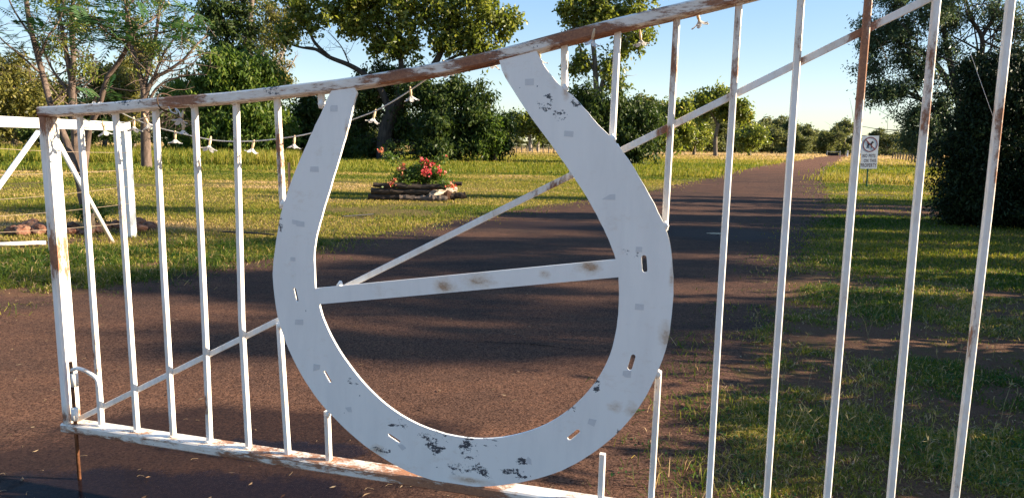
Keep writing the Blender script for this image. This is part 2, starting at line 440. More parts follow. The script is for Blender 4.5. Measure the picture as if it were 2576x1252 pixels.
mb = MB(); mb.bar((pxm, 0, bot_z(pxm) + THK / 2 + .001), (pxm, 0, top_z(pxm) - THK / 2 - .001), .030, DEP - .004); mb.build('end_post', M, gate)
mb = MB(); mb.bar((xr, 0, .02), (xr, 0, top_z(xr)), .06, DEP - .004); mb.build('hinge_post', MAT_RAIL, gate)

# bars
BW = .021
def gbar(pts, name='bar', wd=BW):
    mb = MB(); q = [Vector((g(*p, 0).x, 0, g(*p, 0).z)) for p in pts]
    for a, b in zip(q[:-1], q[1:]): mb.bar(a, b, wd, wd)
    return mb.build(name, MAT_BAR, gate)
rbend = random.Random(3)
def full_bar(a, b, kink=None):
    A, B = g(*a), g(*b)
    sl = (B.x - A.x) / (B.z - A.z)
    f = lambda z: A.x + sl * (z - A.z)
    zt = top_z(A.x) - THK / 2 - .001; zt = top_z(f(zt)) - THK / 2 + .004
    zbm = bot_z(B.x) + THK / 2 - .003
    mb = MB()
    if kink:
        K = g(*kink); mb.bar((f(zbm), 0, zbm), (K.x, 0, K.z), BW, BW); mb.bar((K.x, 0, K.z), (A.x + (A.x - K.x) / (A.z - K.z) * (zt - A.z), 0, zt), BW, BW)
    else:
        zk = zbm + (zt - zbm) * rbend.uniform(.35, .7); xk = f(zk) + rbend.uniform(-.004, .004)
        mb.bar((f(zbm), 0, zbm), (xk, 0, zk), BW, BW); mb.bar((xk, 0, zk), (f(zt), 0, zt), BW, BW)
    for zz, sg in ((zbm + .006, 1), (zt - .006, -1)):
        w_ = MB(); w_.tube([(f(zz) - .016, -.011, zz - .003 * sg), (f(zz) - .004, -.014, zz + .002 * sg), (f(zz) + .006, -.013, zz), (f(zz) + .016, -.009, zz - .002 * sg)], [.003, .0055, .0045, .003], 7); w_.build('weld', MAT_BAR, gate, True)
    mb.build('bar', MAT_BAR, gate)
for a, b in (((200, 285), (256, 1073)), ((290, 280), (345, 1086)), ((391, 272), (436, 1100)), ((489, 262), (528, 1116))): full_bar(a, b)
full_bar((594, 253), (626, 1130), (608, 805))
for a, b in (((1859, 10), (1784, 1240)), ((2015, 5), (1929, 1245)), ((2184, 5), (2081, 1245)), ((2356, 5), (2241, 1245)), ((2541, 5), (2402, 1245))): full_bar(a, b)
gbar([(697, 243), (712, 524)]); gbar([(703, 812), (725, 1150)])
gbar([(807, 226), (810, 268)]); gbar([(823, 1033), (828, 1168)])
gbar([(1420, 100), (1420, 230)]); gbar([(1555, 64), (1540, 358)]); gbar([(1704, 28), (1672, 578)])
a = g(1657, 932); b = g(1645, 1250); mb = MB(); mb.bar((b.x - .01, 0, bot_z(b.x)), a, BW, BW); mb.build('bar', MAT_BAR, gate)
a = g(1516, 1140); b = g(1511, 1250); mb = MB(); mb.bar((b.x, 0, bot_z(b.x)), a, BW, BW); mb.build('bar', MAT_BAR, gate)
# brace
A, B = g(190, 1057, .012), g(2330, 0, .012); e = B + (B - A) * .145
mb = MB(); mb.bar(A, e, .022, .012); mb.build('brace', MAT_BAR, gate)

# the horseshoe plate
outer = [(838, 219), (823, 250), (805, 290), (786, 330), (765, 378), (742, 432), (722, 486), (706, 540), (697, 590), (690, 640), (686, 690), (690, 740), (698, 792), (713, 845), (735, 898), (766, 955), (800, 1005), (838, 1047), (882, 1090), (932, 1130), (987, 1165), (1050, 1194), (1120, 1214), (1200, 1223), (1280, 1217), (1350, 1203), (1412, 1183), (1472, 1151), (1530, 1109), (1580, 1060), (1625, 995), (1658, 925), (1680, 860), (1690, 790), (1694, 720), (1690, 650), (1682, 600), (1671, 567), (1655, 533), (1639, 500), (1622, 470), (1580, 400), (1536, 345), (1503, 312), (1480, 284), (1443, 243), (1420, 226), (1391, 196), (1365, 160), (1349, 128), (1347, 112),
         (1252, 136), (1258, 160), (1266, 185), (1290, 225), (1325, 280), (1370, 342), (1410, 397), (1440, 441), (1475, 495), (1501, 541), (1525, 590), (1540, 625), (1549, 652), (793, 725), (791, 680), (790, 640), (795, 600), (805, 560), (816, 520), (830, 475), (845, 425), (859, 380), (873, 330), (883, 290), (891, 255), (897, 236), (893, 224), (884, 214)]
dhole = [(803, 765), (1556, 697), (1557, 740), (1555, 790), (1548, 840), (1535, 890), (1510, 941), (1475, 989), (1430, 1031), (1376, 1066), (1310, 1090), (1240, 1102), (1170, 1100), (1100, 1085), (1030, 1056), (970, 1016), (921, 970), (881, 921), (850, 876), (826, 831), (811, 796)]
PO = -.034
def dense(pp, sharp=(), k=3, jit=0.0, seed=1):
    r = random.Random(seed); P = [g(*p, PO) for p in pp]; n = len(P); out = []
    for i in range(n):
        A, B, C, E = P[i - 1], P[i], P[(i + 1) % n], P[(i + 2) % n]
        if i in sharp: A = B
        if (i + 1) % n in sharp: E = C
        for j in range(k):
            t = j / k; q = .5 * ((2 * B) + (C - A) * t + (2 * A - 5 * B + 4 * C - E) * t * t + (3 * B - A - 3 * C + E) * t ** 3)
            out.append((q.x + r.uniform(-jit, jit), q.z + r.uniform(-jit, jit)))
    return out
def slot(a, b, w_):
    A, B = g(*a, PO), g(*b, PO); t = (B - A).normalized(); nn = Vector((-t.z, 0, t.x)); out = []; rr = w_ / 2
    for i in range(7):
        an = -math.pi / 2 + math.pi * i / 6; q = B + t * math.cos(an) * rr + nn * math.sin(an) * rr; out.append((q.x, q.z))
    for i in range(7):
        an = math.pi / 2 + math.pi * i / 6; q = A + t * math.cos(an) * rr + nn * math.sin(an) * rr; out.append((q.x, q.z))
    return out
loops = [dense(outer, (0, 48, 49, 50, 51, 63, 64), 3, .0007), dense(dhole, (0, 1), 3, .0004)]
loops += [slot(*s) for s in (((741, 728), (747, 755), .013), ((817, 936), (830, 959), .013), ((979, 1094), (1003, 1110), .013), ((1620, 648), (1622, 679), .017), ((1593, 896), (1584, 926), .015), ((1454, 1084), (1432, 1102), .014))]
bm = bmesh.new(); es = []
for lp in loops:
    vs = [bm.verts.new((x, PO, z)) for x, z in lp]
    es += [bm.edges.new((vs[i], vs[(i + 1) % len(vs)])) for i in range(len(vs))]
bmesh.ops.triangle_fill(bm, use_beauty=True, edges=es)
fs = list(bm.faces); ret = bmesh.ops.extrude_face_region(bm, geom=fs)
for v_ in [e for e in ret['geom'] if isinstance(e, bmesh.types.BMVert)]: v_.co.y += .010
bmesh.ops.recalc_face_normals(bm, faces=bm.faces)
me = bpy.data.meshes.new('horseshoe'); bm.to_mesh(me); bm.free()
def sp(px, py, rx, ry): q = g(px, py, PO); return (q.x, q.z, gsz(px, py, rx), gsz(px, py, ry))
MAT_SHOE = paint_mat('horseshoe_paint', .26, spots_rust=[sp(1115, 718, 42, 24), sp(1205, 706, 60, 30), sp(1370, 690, 26, 16), sp(1485, 672, 45, 30), sp(1675, 850, 26, 62), sp(1545, 1022, 32, 22), sp(1590, 1030, 28, 30), sp(950, 1132, 34, 22), sp(1190, 1208, 90, 14), sp(1690, 690, 10, 60), sp(1270, 195, 14, 14), sp(872, 340, 8, 60), sp(1424, 235, 14, 30)],
                     spots_chip=[sp(1000, 1070, 48, 34), sp(1090, 1110, 90, 60), sp(1180, 1130, 60, 75), sp(1175, 1180, 130, 40), sp(1300, 1190, 90, 26), sp(1230, 1110, 60, 32), sp(1310, 1160, 36, 18), sp(960, 1130, 60, 22), sp(1372, 262, 46, 40), sp(1408, 288, 40, 30), sp(1455, 255, 40, 26), sp(1535, 850, 14, 70), sp(1500, 960, 22, 60), sp(1440, 1025, 46, 24), sp(1565, 1085, 40, 26), sp(1575, 632, 36, 16), sp(1600, 640, 20, 16), sp(890, 965, 36, 40), sp(1655, 555, 12, 18), sp(1480, 290, 14, 20), sp(706, 560, 12, 40)], chip=.020, gate_rust=True, streak=(.7, 1, 1.2))
shoe = link_mesh('horseshoe', me, MAT_SHOE, gate)
# dull tape patches on the plate
MAT_TAPE = plain('dull_tape', (.70, .67, .63), .5, .4, .05, 60)
patches = [[(831, 268), (834, 265), (849, 265), (849, 281), (831, 281)], [(781, 419), (801, 419), (802, 433), (780, 432)], [(735, 552), (766, 558), (766, 571), (747, 569), (745, 565), (735, 563)], [(731, 646), (743, 647), (743, 657), (730, 656)], [(743, 803), (763, 803), (763, 817), (742, 816)], [(789, 914), (806, 917), (804, 928), (788, 933)], [(868, 1024), (883, 1022), (886, 1036), (876, 1035)], [(1000, 1118), (1012, 1116), (1022, 1126), (1012, 1132)], [(1321, 199), (1343, 198), (1343, 215), (1321, 215)], [(1420, 329), (1443, 330), (1442, 345), (1419, 343)], [(1513, 502), (1534, 489), (1548, 488), (1548, 503)], [(1600, 620), (1616, 621), (1615, 634), (1599, 633)], [(1598, 763), (1620, 765), (1619, 780), (1597, 778)], [(1568, 931), (1588, 931), (1587, 949), (1573, 948), (1566, 943)], [(1482, 1051), (1501, 1055), (1495, 1072), (1478, 1064)], [(1328, 1147), (1336, 1154), (1338, 1168), (1321, 1163)]]
for pl in patches:
    P = [g(*p, PO) for p in pl]; n = len(P); mb = MB()
    # p order on the picture is clockwise: front face towards the viewer
    mb.add([(p.x, PO - .0008, p.z) for p in P] + [(p.x, PO - .0002, p.z) for p in P], [tuple(range(n - 1, -1, -1))] + [(i, (i + 1) % n, n + (i + 1) % n, n + i) for i in range(n)])
    mb.build('tape_patch', MAT_TAPE, shoe)
# weld blobs where bars meet the plate
rw = random.Random(8)
for p in ((712, 512), (808, 262), (1421, 224), (1541, 350), (1673, 568), (1655, 940), (826, 1040), (704, 818), (1552, 374), (855, 717), (1440, 436)):
    c = g(*p, PO + .012); mb = MB()
    mb.tube([c + Vector((rw.uniform(-.004, .004), 0, -.016)), c, c + Vector((rw.uniform(-.004, .004), .0, .016))], [.006, .013, .005], 8)
    mb.build('weld', MAT_BAR, gate, True)
# drop bolt and its handle
M_RUST = plain('rusted_steel', (.16, .065, .03), .85, .2, .5, 40, .4)
hx = g(189, 1000, fo + .03).x
mb = MB(); mb.tube([(hx + .004, -.02, .002), (hx + .004, -.02, bot_z(hx) + .30)], .0075, 10); bolt = mb.build('drop_bolt', M_RUST, gate, True)
hp = [g(181, 931, fo - .005), g(192, 926, fo - .01), g(210, 930, fo - .012), g(232, 942, fo - .012), g(245, 955, fo - .012), g(249, 973, fo - .012)]
mb = MB(); mb.tube(smooth_path(hp, 5), .0085, 10); mb.build('bolt_handle', MAT_BAR, bolt, True)
for py in (955, 1040):
    c = g(188, py, fo + .012); mb = MB(); mb.tube([c + Vector((0, 0, -.028)), c + Vector((0, 0, .028))], .014, 12); mb.build('bolt_sleeve', MAT_BAR, bolt, True)

# ------------------------------------------------------------------ flower lights tied along the gate
M = Mat('clear_petal', .25, .5); M.color((.85, .83, .80)); M.b.inputs['Transmission Weight'].default_value = .35; M.b.inputs['Subsurface Weight'].default_value = 0
tr = M.n('BsdfTranslucent'); tr.inputs[0].default_value = (.85, .83, .78, 1); mx = M.n('MixShader'); mx.inputs[0].default_value = .5; M.l(M.b.outputs[0], mx.inputs[1]); M.l(tr.outputs[0], mx.inputs[2]); M.l(mx.outputs[0], M.nt.nodes['Material Output'].inputs[0]); M.b.inputs['Transmission Weight'].default_value = 0
MAT_PETAL = M.m
MAT_NECK = plain('amber_neck', (.62, .44, .26), .4, .4, .1)
MAT_CABLE = plain('clear_cable', (.62, .60, .56), .4, .4, .08)
lights = empty('string_lights', GP, 'string of clear flower shaped lamps looped along the gate under its top rail', 'string lights', rz=math.atan2(GX.y, GX.x))
strands = [[(232, 262), (262, 268), (300, 282), (345, 303), (400, 322), (441, 332), (500, 346), (560, 355), (640, 355), (710, 348), (775, 337), (850, 315), (890, 300), (945, 279), (1000, 248), (1050, 215), (1120, 165)],
           [(1120, 165), (1180, 158), (1240, 148), (1355, 126), (1420, 110), (1490, 96), (1560, 80), (1615, 70), (1660, 56), (1700, 38), (1755, 22)],
           [(206, 298), (225, 305), (272, 313), (330, 305), (385, 290), (415, 278), (428, 268)],
           [(424, 268), (432, 282), (446, 285), (441, 272), (452, 284), (458, 308), (461, 318)]]
mb = MB()
for k, s_ in enumerate(strands):
    off = .045 if k != 3 else -.045
    mb.tube(smooth_path([g(*p, off) for p in s_], 5), .0023, 6)
mb.build('cable', MAT_CABLE, lights, True)
def petal_mesh():
    mb = MB()
    for k in range(5):
        a = k * 2 * math.pi / 5; ca, sa = math.cos(a), math.sin(a)
        prof = [(.004, 0, .004), (.012, -.010, .008), (.024, -.018, .0105), (.033, -.021, .008), (.038, -.020, .001)]
        L = []
        for (r, z, hw) in prof:
            for sgn in (-1, 0, 1):
                rr = r - (.002 if sgn else 0)
                L.append((ca * rr - sa * hw * sgn, sa * rr + ca * hw * sgn, z - (.0035 if sgn == 0 else 0)))
        L2 = [(x, y, z + .0012) for x, y, z in L]; n = len(L)
        fs = []
        for i in range(4):
            for j in range(2):
                q = (i * 3 + j, i * 3 + j + 1, i * 3 + 4 + j, i * 3 + 3 + j); fs.append(q); fs.append(tuple(n + t for t in q[::-1]))
        mb.add(L + L2, fs)
    return mb
pm = petal_mesh(); nm = MB(); nm.tube([(0, 0, .045), (0, 0, .028), (0, 0, .012), (0, 0, -.004)], [.0035, .006, .0065, .004], 10)
proto = pm.build('flower_lamp', MAT_PETAL, lights, True); nk = nm.build('lamp_neck', MAT_NECK, proto, True)
blooms = [(263, 326, .2), (337, 316, -.1), (372, 308, .15), (441, 348, 0), (455, 297, .5), (461, 325, .1), (527, 364, -.3), (635, 371, 0), (740, 360, .1), (940, 295, .25), (1034, 239, .3), (1119, 176, .2), (1241, 154, .1), (1358, 146, .1), (1612, 99, 0), (1759, 50, .1), (1490, 98, .1), (240, 268, 1.5), (204, 312, .1)]
rb = random.Random(5)
for i, (px, py, tl) in enumerate(blooms):
    o = proto if i == 0 else copy_tree(proto, lights)
    o.location = g(px, py + 2, .045 if i not in (4, 5, 16) else -.05); o.rotation_euler = (rb.uniform(-.35, .15), tl, rb.uniform(0, 6)); s = rb.uniform(.88, 1.08) * (.82 if px < 900 else .8); o.scale = (s, s, s)
th = empty('spider_thread', GP, 'fine pale spider thread hanging beside the rightmost gate bar', 'thread', rz=math.atan2(GX.y, GX.x))
mb = MB(); mb.tube(smooth_path([g(2440, 130, .1), g(2470, 215, .06), g(2503, 305, .03), g(2521, 335, .012)], 4), .0006, 4); mb.build('strand', MAT_CABLE, th)
# elastic loop on the rail
lo = empty('elastic_band', GP, 'dark brown elastic band looped round the gate rail above the flower lights', 'elastic band', rz=math.atan2(GX.y, GX.x))
c = g(418, 257, -.01); mb = MB()
mb.tube([c + Vector((.004 * math.cos(a * 2) - .006 * math.sin(a), math.cos(a) * .050, math.sin(a) * .034 - .002)) for a in np.linspace(0, 2 * math.pi, 40)], .0028, 6, False)
mb.tube(smooth_path([c + Vector((.006, -.05, -.03)), c + Vector((.05, -.055, -.035)), c + Vector((.11, -.05, -.062))], 5), .0016, 6)
mb.build('band', plain('dark_elastic', (.06, .035, .02), .7, .2), lo, True)

# ------------------------------------------------------------------ leaves and trees
LEAF = {
 'dense': leaf_mat('dense_leaf', [(0, (.008, .014, .006)), (.5, (.018, .029, .010)), (1, (.045, .06, .018))], .5, .12, spec=.12),
 'dark': leaf_mat('dark_leaf', [(0, (.020, .036, .010)), (.5, (.045, .070, .016)), (1, (.11, .135, .032))], .45, .3, spec=.18),
 'bright': leaf_mat('bright_leaf', [(0, (.040, .078, .014)), (.5, (.095, .145, .026)), (1, (.21, .235, .05))], .45, .4, spec=.2),
 'olive': leaf_mat('olive_leaf', [(0, (.065, .070, .016)), (.5, (.16, .150, .034)), (1, (.32, .27, .08))], .42, .42, spec=.25),
 'gum': leaf_mat('gum_leaf', [(0, (.05, .070, .012)), (.5, (.15, .175, .030)), (.85, (.30, .30, .06)), (1, (.46, .40, .13))], .34, .42, spec=.35),
 'far': leaf_mat('far_leaf', [(0, (.055, .066, .024)), (.5, (.125, .135, .042)), (1, (.25, .235, .085))], .5, .4, spec=.2),
 'fern': leaf_mat('fern_leaf', [(0, (.025, .065, .020)), (.5, (.05, .11, .030)), (1, (.11, .17, .055))], .45, .4, spec=.25),
 'grey': leaf_mat('grey_green_leaf', [(0, (.035, .058, .028)), (.5, (.075, .108, .048)), (1, (.16, .19, .08))], .4, .3, spec=.25),
}
BARK = {'grey': bark_mat('grey_bark', (.10, .075, .055), (.24, .19, .145)), 'pale': bark_mat('pale_bark', (.20, .16, .125), (.42, .35, .28)), 'dark': bark_mat('dark_bark', (.03, .024, .02), (.09, .07, .055)), 'brown': bark_mat('brown_bark', (.075, .052, .04), (.19, .135, .105), 9)}

def unit(a): return a / np.maximum(np.linalg.norm(a, axis=1, keepdims=True), 1e-9)
def leaf_quads(pos, length, width, rs, droop=.4, up=None):
    n = len(pos)
    d = unit(rs.normal(size=(n, 3)) + np.array([0, 0, -droop * 1.6]))
    q = unit(np.cross(d, rs.normal(size=(n, 3))))
    L = length * rs.uniform(.65, 1.3, (n, 1)); Wd = width * rs.uniform(.7, 1.25, (n, 1))
    bend = np.cross(d, q) * L * rs.uniform(-.18, .18, (n, 1))
    Q = np.empty((n, 4, 3)); Q[:, 0] = pos; Q[:, 1] = pos + d * L * .5 + q * Wd * .5 + bend; Q[:, 2] = pos + d * L; Q[:, 3] = pos + d * L * .5 - q * Wd * .5 + bend
    return Q

def clusters(center, rad, n, rs, nsub=9, hollow=.5, flat=1.0):
    """cluster points in several uneven lobes round a centre"""
    c = np.array(center); rad = np.array(rad)
    lo, hi, a, b = (.15, 1.02, .16, .36) if flat == 'airy' else (.35, .78, .30, .52)
    dirs = unit(rs.normal(size=(nsub, 3))); sc = c + dirs * rad * rs.uniform(lo, hi, (nsub, 1))
    sr = rad * rs.uniform(a, b, (nsub, 1))
    k = rs.integers(0, nsub, n)
    dv = unit(rs.normal(size=(n, 3))) * (rs.uniform(0, 1, (n, 1)) ** hollow)
    return sc[k] + dv * sr[k], sc

def grow_tree(name, label, base, limbs, blobs, leaf='gum', bark='grey', per=14, spread=.45, lsize=(.2, .09), droop=.5, group=None, cat='tree', seed=1, twigs=True, nsub=9, hollow=.5, wob=.0, bare=0, dens=1.0, airy=False):
    """limbs: (points, r0, r1); blobs: (centre, radii, clusters); all in the world"""
    rs = np.random.default_rng(seed); rr = random.Random(seed)
    root = empty(name, base, label, cat, group); B = Vector(base)
    mb = MB(); nodes = []
    for pts, r0, r1 in limbs:
        sp_ = smooth_path(pts, 5); n = len(sp_)
        if wob: sp_ = [p + Vector((rr.uniform(-wob, wob), rr.uniform(-wob, wob), 0)) * (0 if i in (0, n - 1) else 1) for i, p in enumerate(sp_)]
        rad = [r0 + (r1 - r0) * (i / (n - 1)) ** .8 for i in range(n)]
        mb.tube([p - B for p in sp_], rad, 9)
        nodes += [(p, rad[i]) for i, p in enumerate(sp_)][2:]
    cl_all = []
    for _ in range(bare):
        p, r_ = rr.choice(nodes); d = Vector((rr.gauss(0, 1), rr.gauss(0, .7), rr.gauss(.5, .6))).normalized(); L = rr.uniform(.6, 2.4); pp = [p]
        for j in range(4): d = (d + Vector((rr.gauss(0, .28), rr.gauss(0, .28), rr.gauss(.03, .2)))).normalized(); pp.append(pp[-1] + d * L / 4)
        r1 = min(r_ * .5, .028); mb.tube([q - B for q in pp], [r1 * (1 - .2 * j) for j in range(5)], 5)
        for q in pp[1:4]:
            e = q + Vector((rr.gauss(0, 1), rr.gauss(0, .7), rr.gauss(.3, .7))).normalized() * L * rr.uniform(.2, .45)
            mb.tube([q - B, q.lerp(e, .5) + Vector((0, 0, .04)) - B, e - B], [r1 * .5, r1 * .35, r1 * .15], 4)
    for (c, rad, n) in blobs:
        n = max(8, int(n * dens))
        cl, sc = clusters(c, rad, n, rs, nsub, hollow, 'airy' if airy else 1.0); cl_all.append(cl)
        if twigs and nodes:
            cv = Vector(c)
            near = min(nodes, key=lambda q: (q[0] - cv).length + max(0, q[0].z - cv.z) * .7)
            a = near[0]; r0 = min(near[1] * .75, .03 + .012 * (cv - a).length + .02)
            mid = a.lerp(cv, .5) + Vector((rr.uniform(-.15, .15), rr.uniform(-.15, .15), rr.uniform(-.05, .22))) * (cv - a).length
            br = smooth_path([a, mid, cv], 5); m_ = len(br)
            if (cv - a).length > .15:
                mb.tube([p - B for p in br], [r0 * (1 - .6 * i / (m_ - 1)) for i in range(m_)], 7)
            for s_ in sc:
                sv_ = Vector(s_); st = rr.choice(br[m_ // 2:]); md = st.lerp(sv_, .5) + Vector((rr.uniform(-.12, .12), rr.uniform(-.12, .12), rr.uniform(-.05, .15))) * (sv_ - st).length
                tw = smooth_path([st, md, sv_], 3); mb.tube([p - B for p in tw], [r0 * .38 * (1 - .75 * i / (len(tw) - 1)) for i in range(len(tw))], 5)
                for _ in range(4):
                    t0 = rr.choice(tw[1:]); e_ = t0 + Vector((rr.gauss(0, 1), rr.gauss(0, 1), rr.gauss(.2, .8))).normalized() * (float(min(rad)) * rr.uniform(.25, .55))
                    mb.tube([t0 - B, t0.lerp(e_, .5) + Vector((0, 0, .04)) - B, e_ - B], [r0 * .16, r0 * .12, r0 * .05], 4)
    tk = mb.build('trunk', BARK[bark], root, True) if mb.v else None
    cl = np.concatenate(cl_all)
    td = np.repeat(unit(rs.normal(size=cl.shape) + np.array([0, 0, -.25 * droop])), per, 0)
    pos = np.repeat(cl, per, 0); pos = pos + td * rs.uniform(-.35, 1.15, (len(pos), 1)) * spread + rs.normal(size=pos.shape) * spread * .2
    Q = leaf_quads(pos - np.array(B), lsize[0], lsize[1], rs, droop)
    cv = np.repeat(rs.uniform(-.22, .22, len(cl)), per); tint = np.clip(rs.normal(.45, .2, len(pos)) + cv, 0, 1)
    quads_mesh('crown', Q, LEAF[leaf], root, tint)
    return root

def gb(px, Y): q = D(px, 400, Y); return Vector((q.x, Y, 0))
def P3(pts, Y): return [D(p[0], p[1], Y + (p[2] if len(p) > 2 else 0)) for p in pts]
def BL(px, py, rx, ry, Y, n, dz=1.0, dy=0): k = (Y + dy) / FPX; return (D(px, py, Y + dy), (rx * k, rx * k * dz, ry * k), n)
def base_limb(px, Y, pts, r0, r1): return ([gb(px, Y) + Vector((0, 0, -.1))] + P3(pts, Y), r0, r1)

# near feathery tree beside the fence
Y = 11.7; rs = np.random.default_rng(11); rr = random.Random(11)
fb = gb(214, Y)
fern = empty('feathery_tree', fb, 'slender twin stemmed tree with feathery fronds rising behind the white fence rail', 'tree')
L1 = [fb + Vector((0, 0, -.1))] + P3([(208, 500), (203, 470), (190, 425), (165, 350, .1), (130, 270, .1), (108, 190, .2), (88, 115, .2), (72, 45, .2), (62, -40, .3), (55, -140, .3)], Y)
L2 = P3([(205, 476), (212, 430), (218, 380), (226, 320, -.1), (247, 275, -.2), (264, 215, -.3), (275, 188, -.3), (300, 155, -.35), (322, 115, -.4), (330, 85, -.4)], Y)
subs = [(P3([(330, 88, -.4), (326, 60, -.4), (318, 20, -.5), (300, -30, -.5)], Y), .028, .012), (P3([(329, 92, -.4), (350, 70, -.3), (388, 45, -.1), (410, 10, .1), (425, -40, .2)], Y), .026, .010),
        (P3([(326, 100, -.4), (370, 85, -.5), (420, 80, -.6), (465, 60, -.6), (490, 40, -.6)], Y), .02, .007), (P3([(325, 105, -.4), (290, 95, -.6), (255, 70, -.8), (225, 40, -.9)], Y), .02, .007),
        (P3([(128, 262, .1), (150, 240, 0), (168, 225, 0)], Y), .016, .006), (P3([(108, 190, .2), (75, 160, .1), (40, 130, 0), (0, 95, -.1), (-40, 40, -.1)], Y), .022, .008), (P3([(98, 150, .2), (120, 95, .3), (150, 50, .4), (160, 0, .4), (165, -60, .4)], Y), .022, .008),
        (P3([(82, 95, .2), (50, 50, .2), (25, 5, .2), (10, -50, .2)], Y), .02, .008), (P3([(88, 118, .2), (120, 125, .1), (160, 105, .05)], Y), .012, .005), (P3([(318, 20, -.5), (345, -10, -.5), (370, -40, -.4)], Y), .014, .006), (P3([(245, 280, -.2), (215, 262, -.3), (190, 258, -.4)], Y), .012, .004), (P3([(262, 218, -.3), (300, 225, -.4), (350, 228, -.5), (390, 210, -.5)], Y), .014, .004)]
mb = MB()
for pts, r0, r1 in [(L1, .075, .03), (L2, .055, .03)] + subs:
    q = smooth_path(pts, 5); n = len(q); mb.tube([p - fb for p in q], [r0 + (r1 - r0) * (i / (n - 1)) ** .8 for i in range(n)], 9)
frq = []; ftint = []
def frond(p, d, Ln):
    d = d.normalized(); side = d.cross(Vector((0, 0, 1)));
    side = side.normalized() if side.length > .01 else Vector((1, 0, 0))
    up = side.cross(d); k = 11; tt = rr.random()
    path = []
    for i in range(k + 1):
        t = i / k; path.append(p + d * Ln * t + Vector((0, 0, -.32 * Ln * t * t)))
    for i in range(1, k + 1):
        c = path[i]; ln = Ln * .34 * math.sin(math.pi * (.16 + .8 * i / k))
        for sg in (-1, 1):
            e = (side * sg + d * .45 + up * rr.uniform(-.12, .12)).normalized(); wv = d * .016
            q = c + e * ln * .5; tip = c + e * ln + Vector((0, 0, -.1 * ln))
            frq.append([c, q + wv, tip, q - wv]); ftint.append(min(1, max(0, tt * .6 + rr.uniform(0, .4))))
    r_ = side * .003
    frq.append([path[0] - r_, path[0] + r_, path[-1] + r_ * .3, path[-1] - r_ * .3]); ftint.append(.5)
for (px, py, rx, ry, n, dy) in ((55, 60, 60, 50, 22, .1), (135, 70, 70, 60, 24, .2), (250, 65, 60, 45, 40, -.8), (215, 40, 60, 50, 20, -.5), (290, 95, 60, 40, 30, -.6), (330, 40, 60, 50, 16, -.4), (430, 75, 50, 35, 26, -.6), (470, 60, 40, 50, 16, -.5), (410, -10, 70, 50, 16, 0), (150, -20, 90, 50, 20, .3), (300, -40, 90, 40, 16, -.4), (40, -20, 60, 50, 12, .2), (255, 255, 60, 30, 9, -.3), (20, 120, 40, 30, 8, 0)):
    for _ in range(n):
        p = D(px + rr.gauss(0, .5) * rx, py + rr.gauss(0, .5) * ry, Y + dy + rr.uniform(-.5, .5)); d = Vector((rr.gauss(0, 1), rr.gauss(0, 1), rr.gauss(.15, .35)))
        frond(p, d, rr.uniform(.28, .5))
        if rr.random() < .45:
            e = p - d.normalized() * rr.uniform(.15, .4) + Vector((0, 0, -.1)); mb.tube([e - fb, p - fb], [.005, .003], 4)
mb.build('trunk', BARK['brown'], fern, True)
quads_mesh('crown', np.array([[tuple(a - fb) for a in q] for q in frq]), LEAF['fern'], fern, np.array(ftint))

# bare limbed pale gum behind it
Y = 34
grow_tree('gum_tree', 'gum tree with pale bare spreading limbs left of the round green tree', gb(368, Y),
  [base_limb(368, Y, [(366, 340), (365, 280), (362, 220)], .26, .15), (P3([(362, 225), (350, 180), (335, 130), (322, 90), (318, 40), (315, -40)], Y), .14, .06), (P3([(364, 250), (385, 200), (420, 180), (462, 150), (490, 118), (520, 90, 1)], Y), .12, .03), (P3([(366, 270), (392, 225), (420, 205), (470, 190), (520, 188)], Y), .08, .02), (P3([(362, 225), (378, 150), (392, 90), (400, 30), (405, -40)], Y), .12, .05), (P3([(385, 200), (415, 130), (450, 80), (468, 20)], Y), .07, .02), (P3([(420, 180), (470, 170), (505, 140)], Y), .04, .015), (P3([(366, 300), (400, 320), (440, 330), (465, 310)], Y), .03, .01), (P3([(366, 290), (400, 285), (440, 300), (460, 295)], Y), .025, .008)],
  [BL(330, 60, 45, 45, Y, 90), BL(395, 110, 40, 45, Y, 80), BL(440, 60, 45, 40, Y, 60), BL(350, 150, 40, 40, Y, 60), BL(480, 110, 30, 25, Y, 26), BL(320, 0, 60, 40, Y, 80), BL(400, 0, 50, 40, Y, 60)], 'gum', 'brown', 12, .5, (.22, .07), .8, seed=21, dens=.36, bare=100, nsub=14, airy=True)
Y = 30
grow_tree('gum_tree', 'thin gum tree with forked brown stems behind the twin stemmed feathery tree', gb(186, Y),
  [base_limb(192, Y, [(190, 330), (184, 260), (181, 205)], .2, .14), (P3([(181, 210), (170, 150), (160, 95), (150, 40), (140, -40)], Y), .12, .05), (P3([(182, 205), (185, 140), (180, 80), (182, 20), (190, -50)], Y), .13, .06), (P3([(184, 250), (160, 215), (135, 180), (115, 140), (105, 100)], Y), .07, .03), (P3([(184, 240), (215, 215), (240, 190)], Y), .05, .02)],
  [BL(160, 90, 50, 40, Y, 70), BL(200, 40, 55, 45, Y, 80), BL(120, 120, 35, 35, Y, 35), BL(230, 170, 45, 35, Y, 45), BL(150, 0, 70, 40, Y, 70)], 'gum', 'brown', 12, .5, (.2, .07), .8, seed=22, dens=.42, bare=60, nsub=14, airy=True)
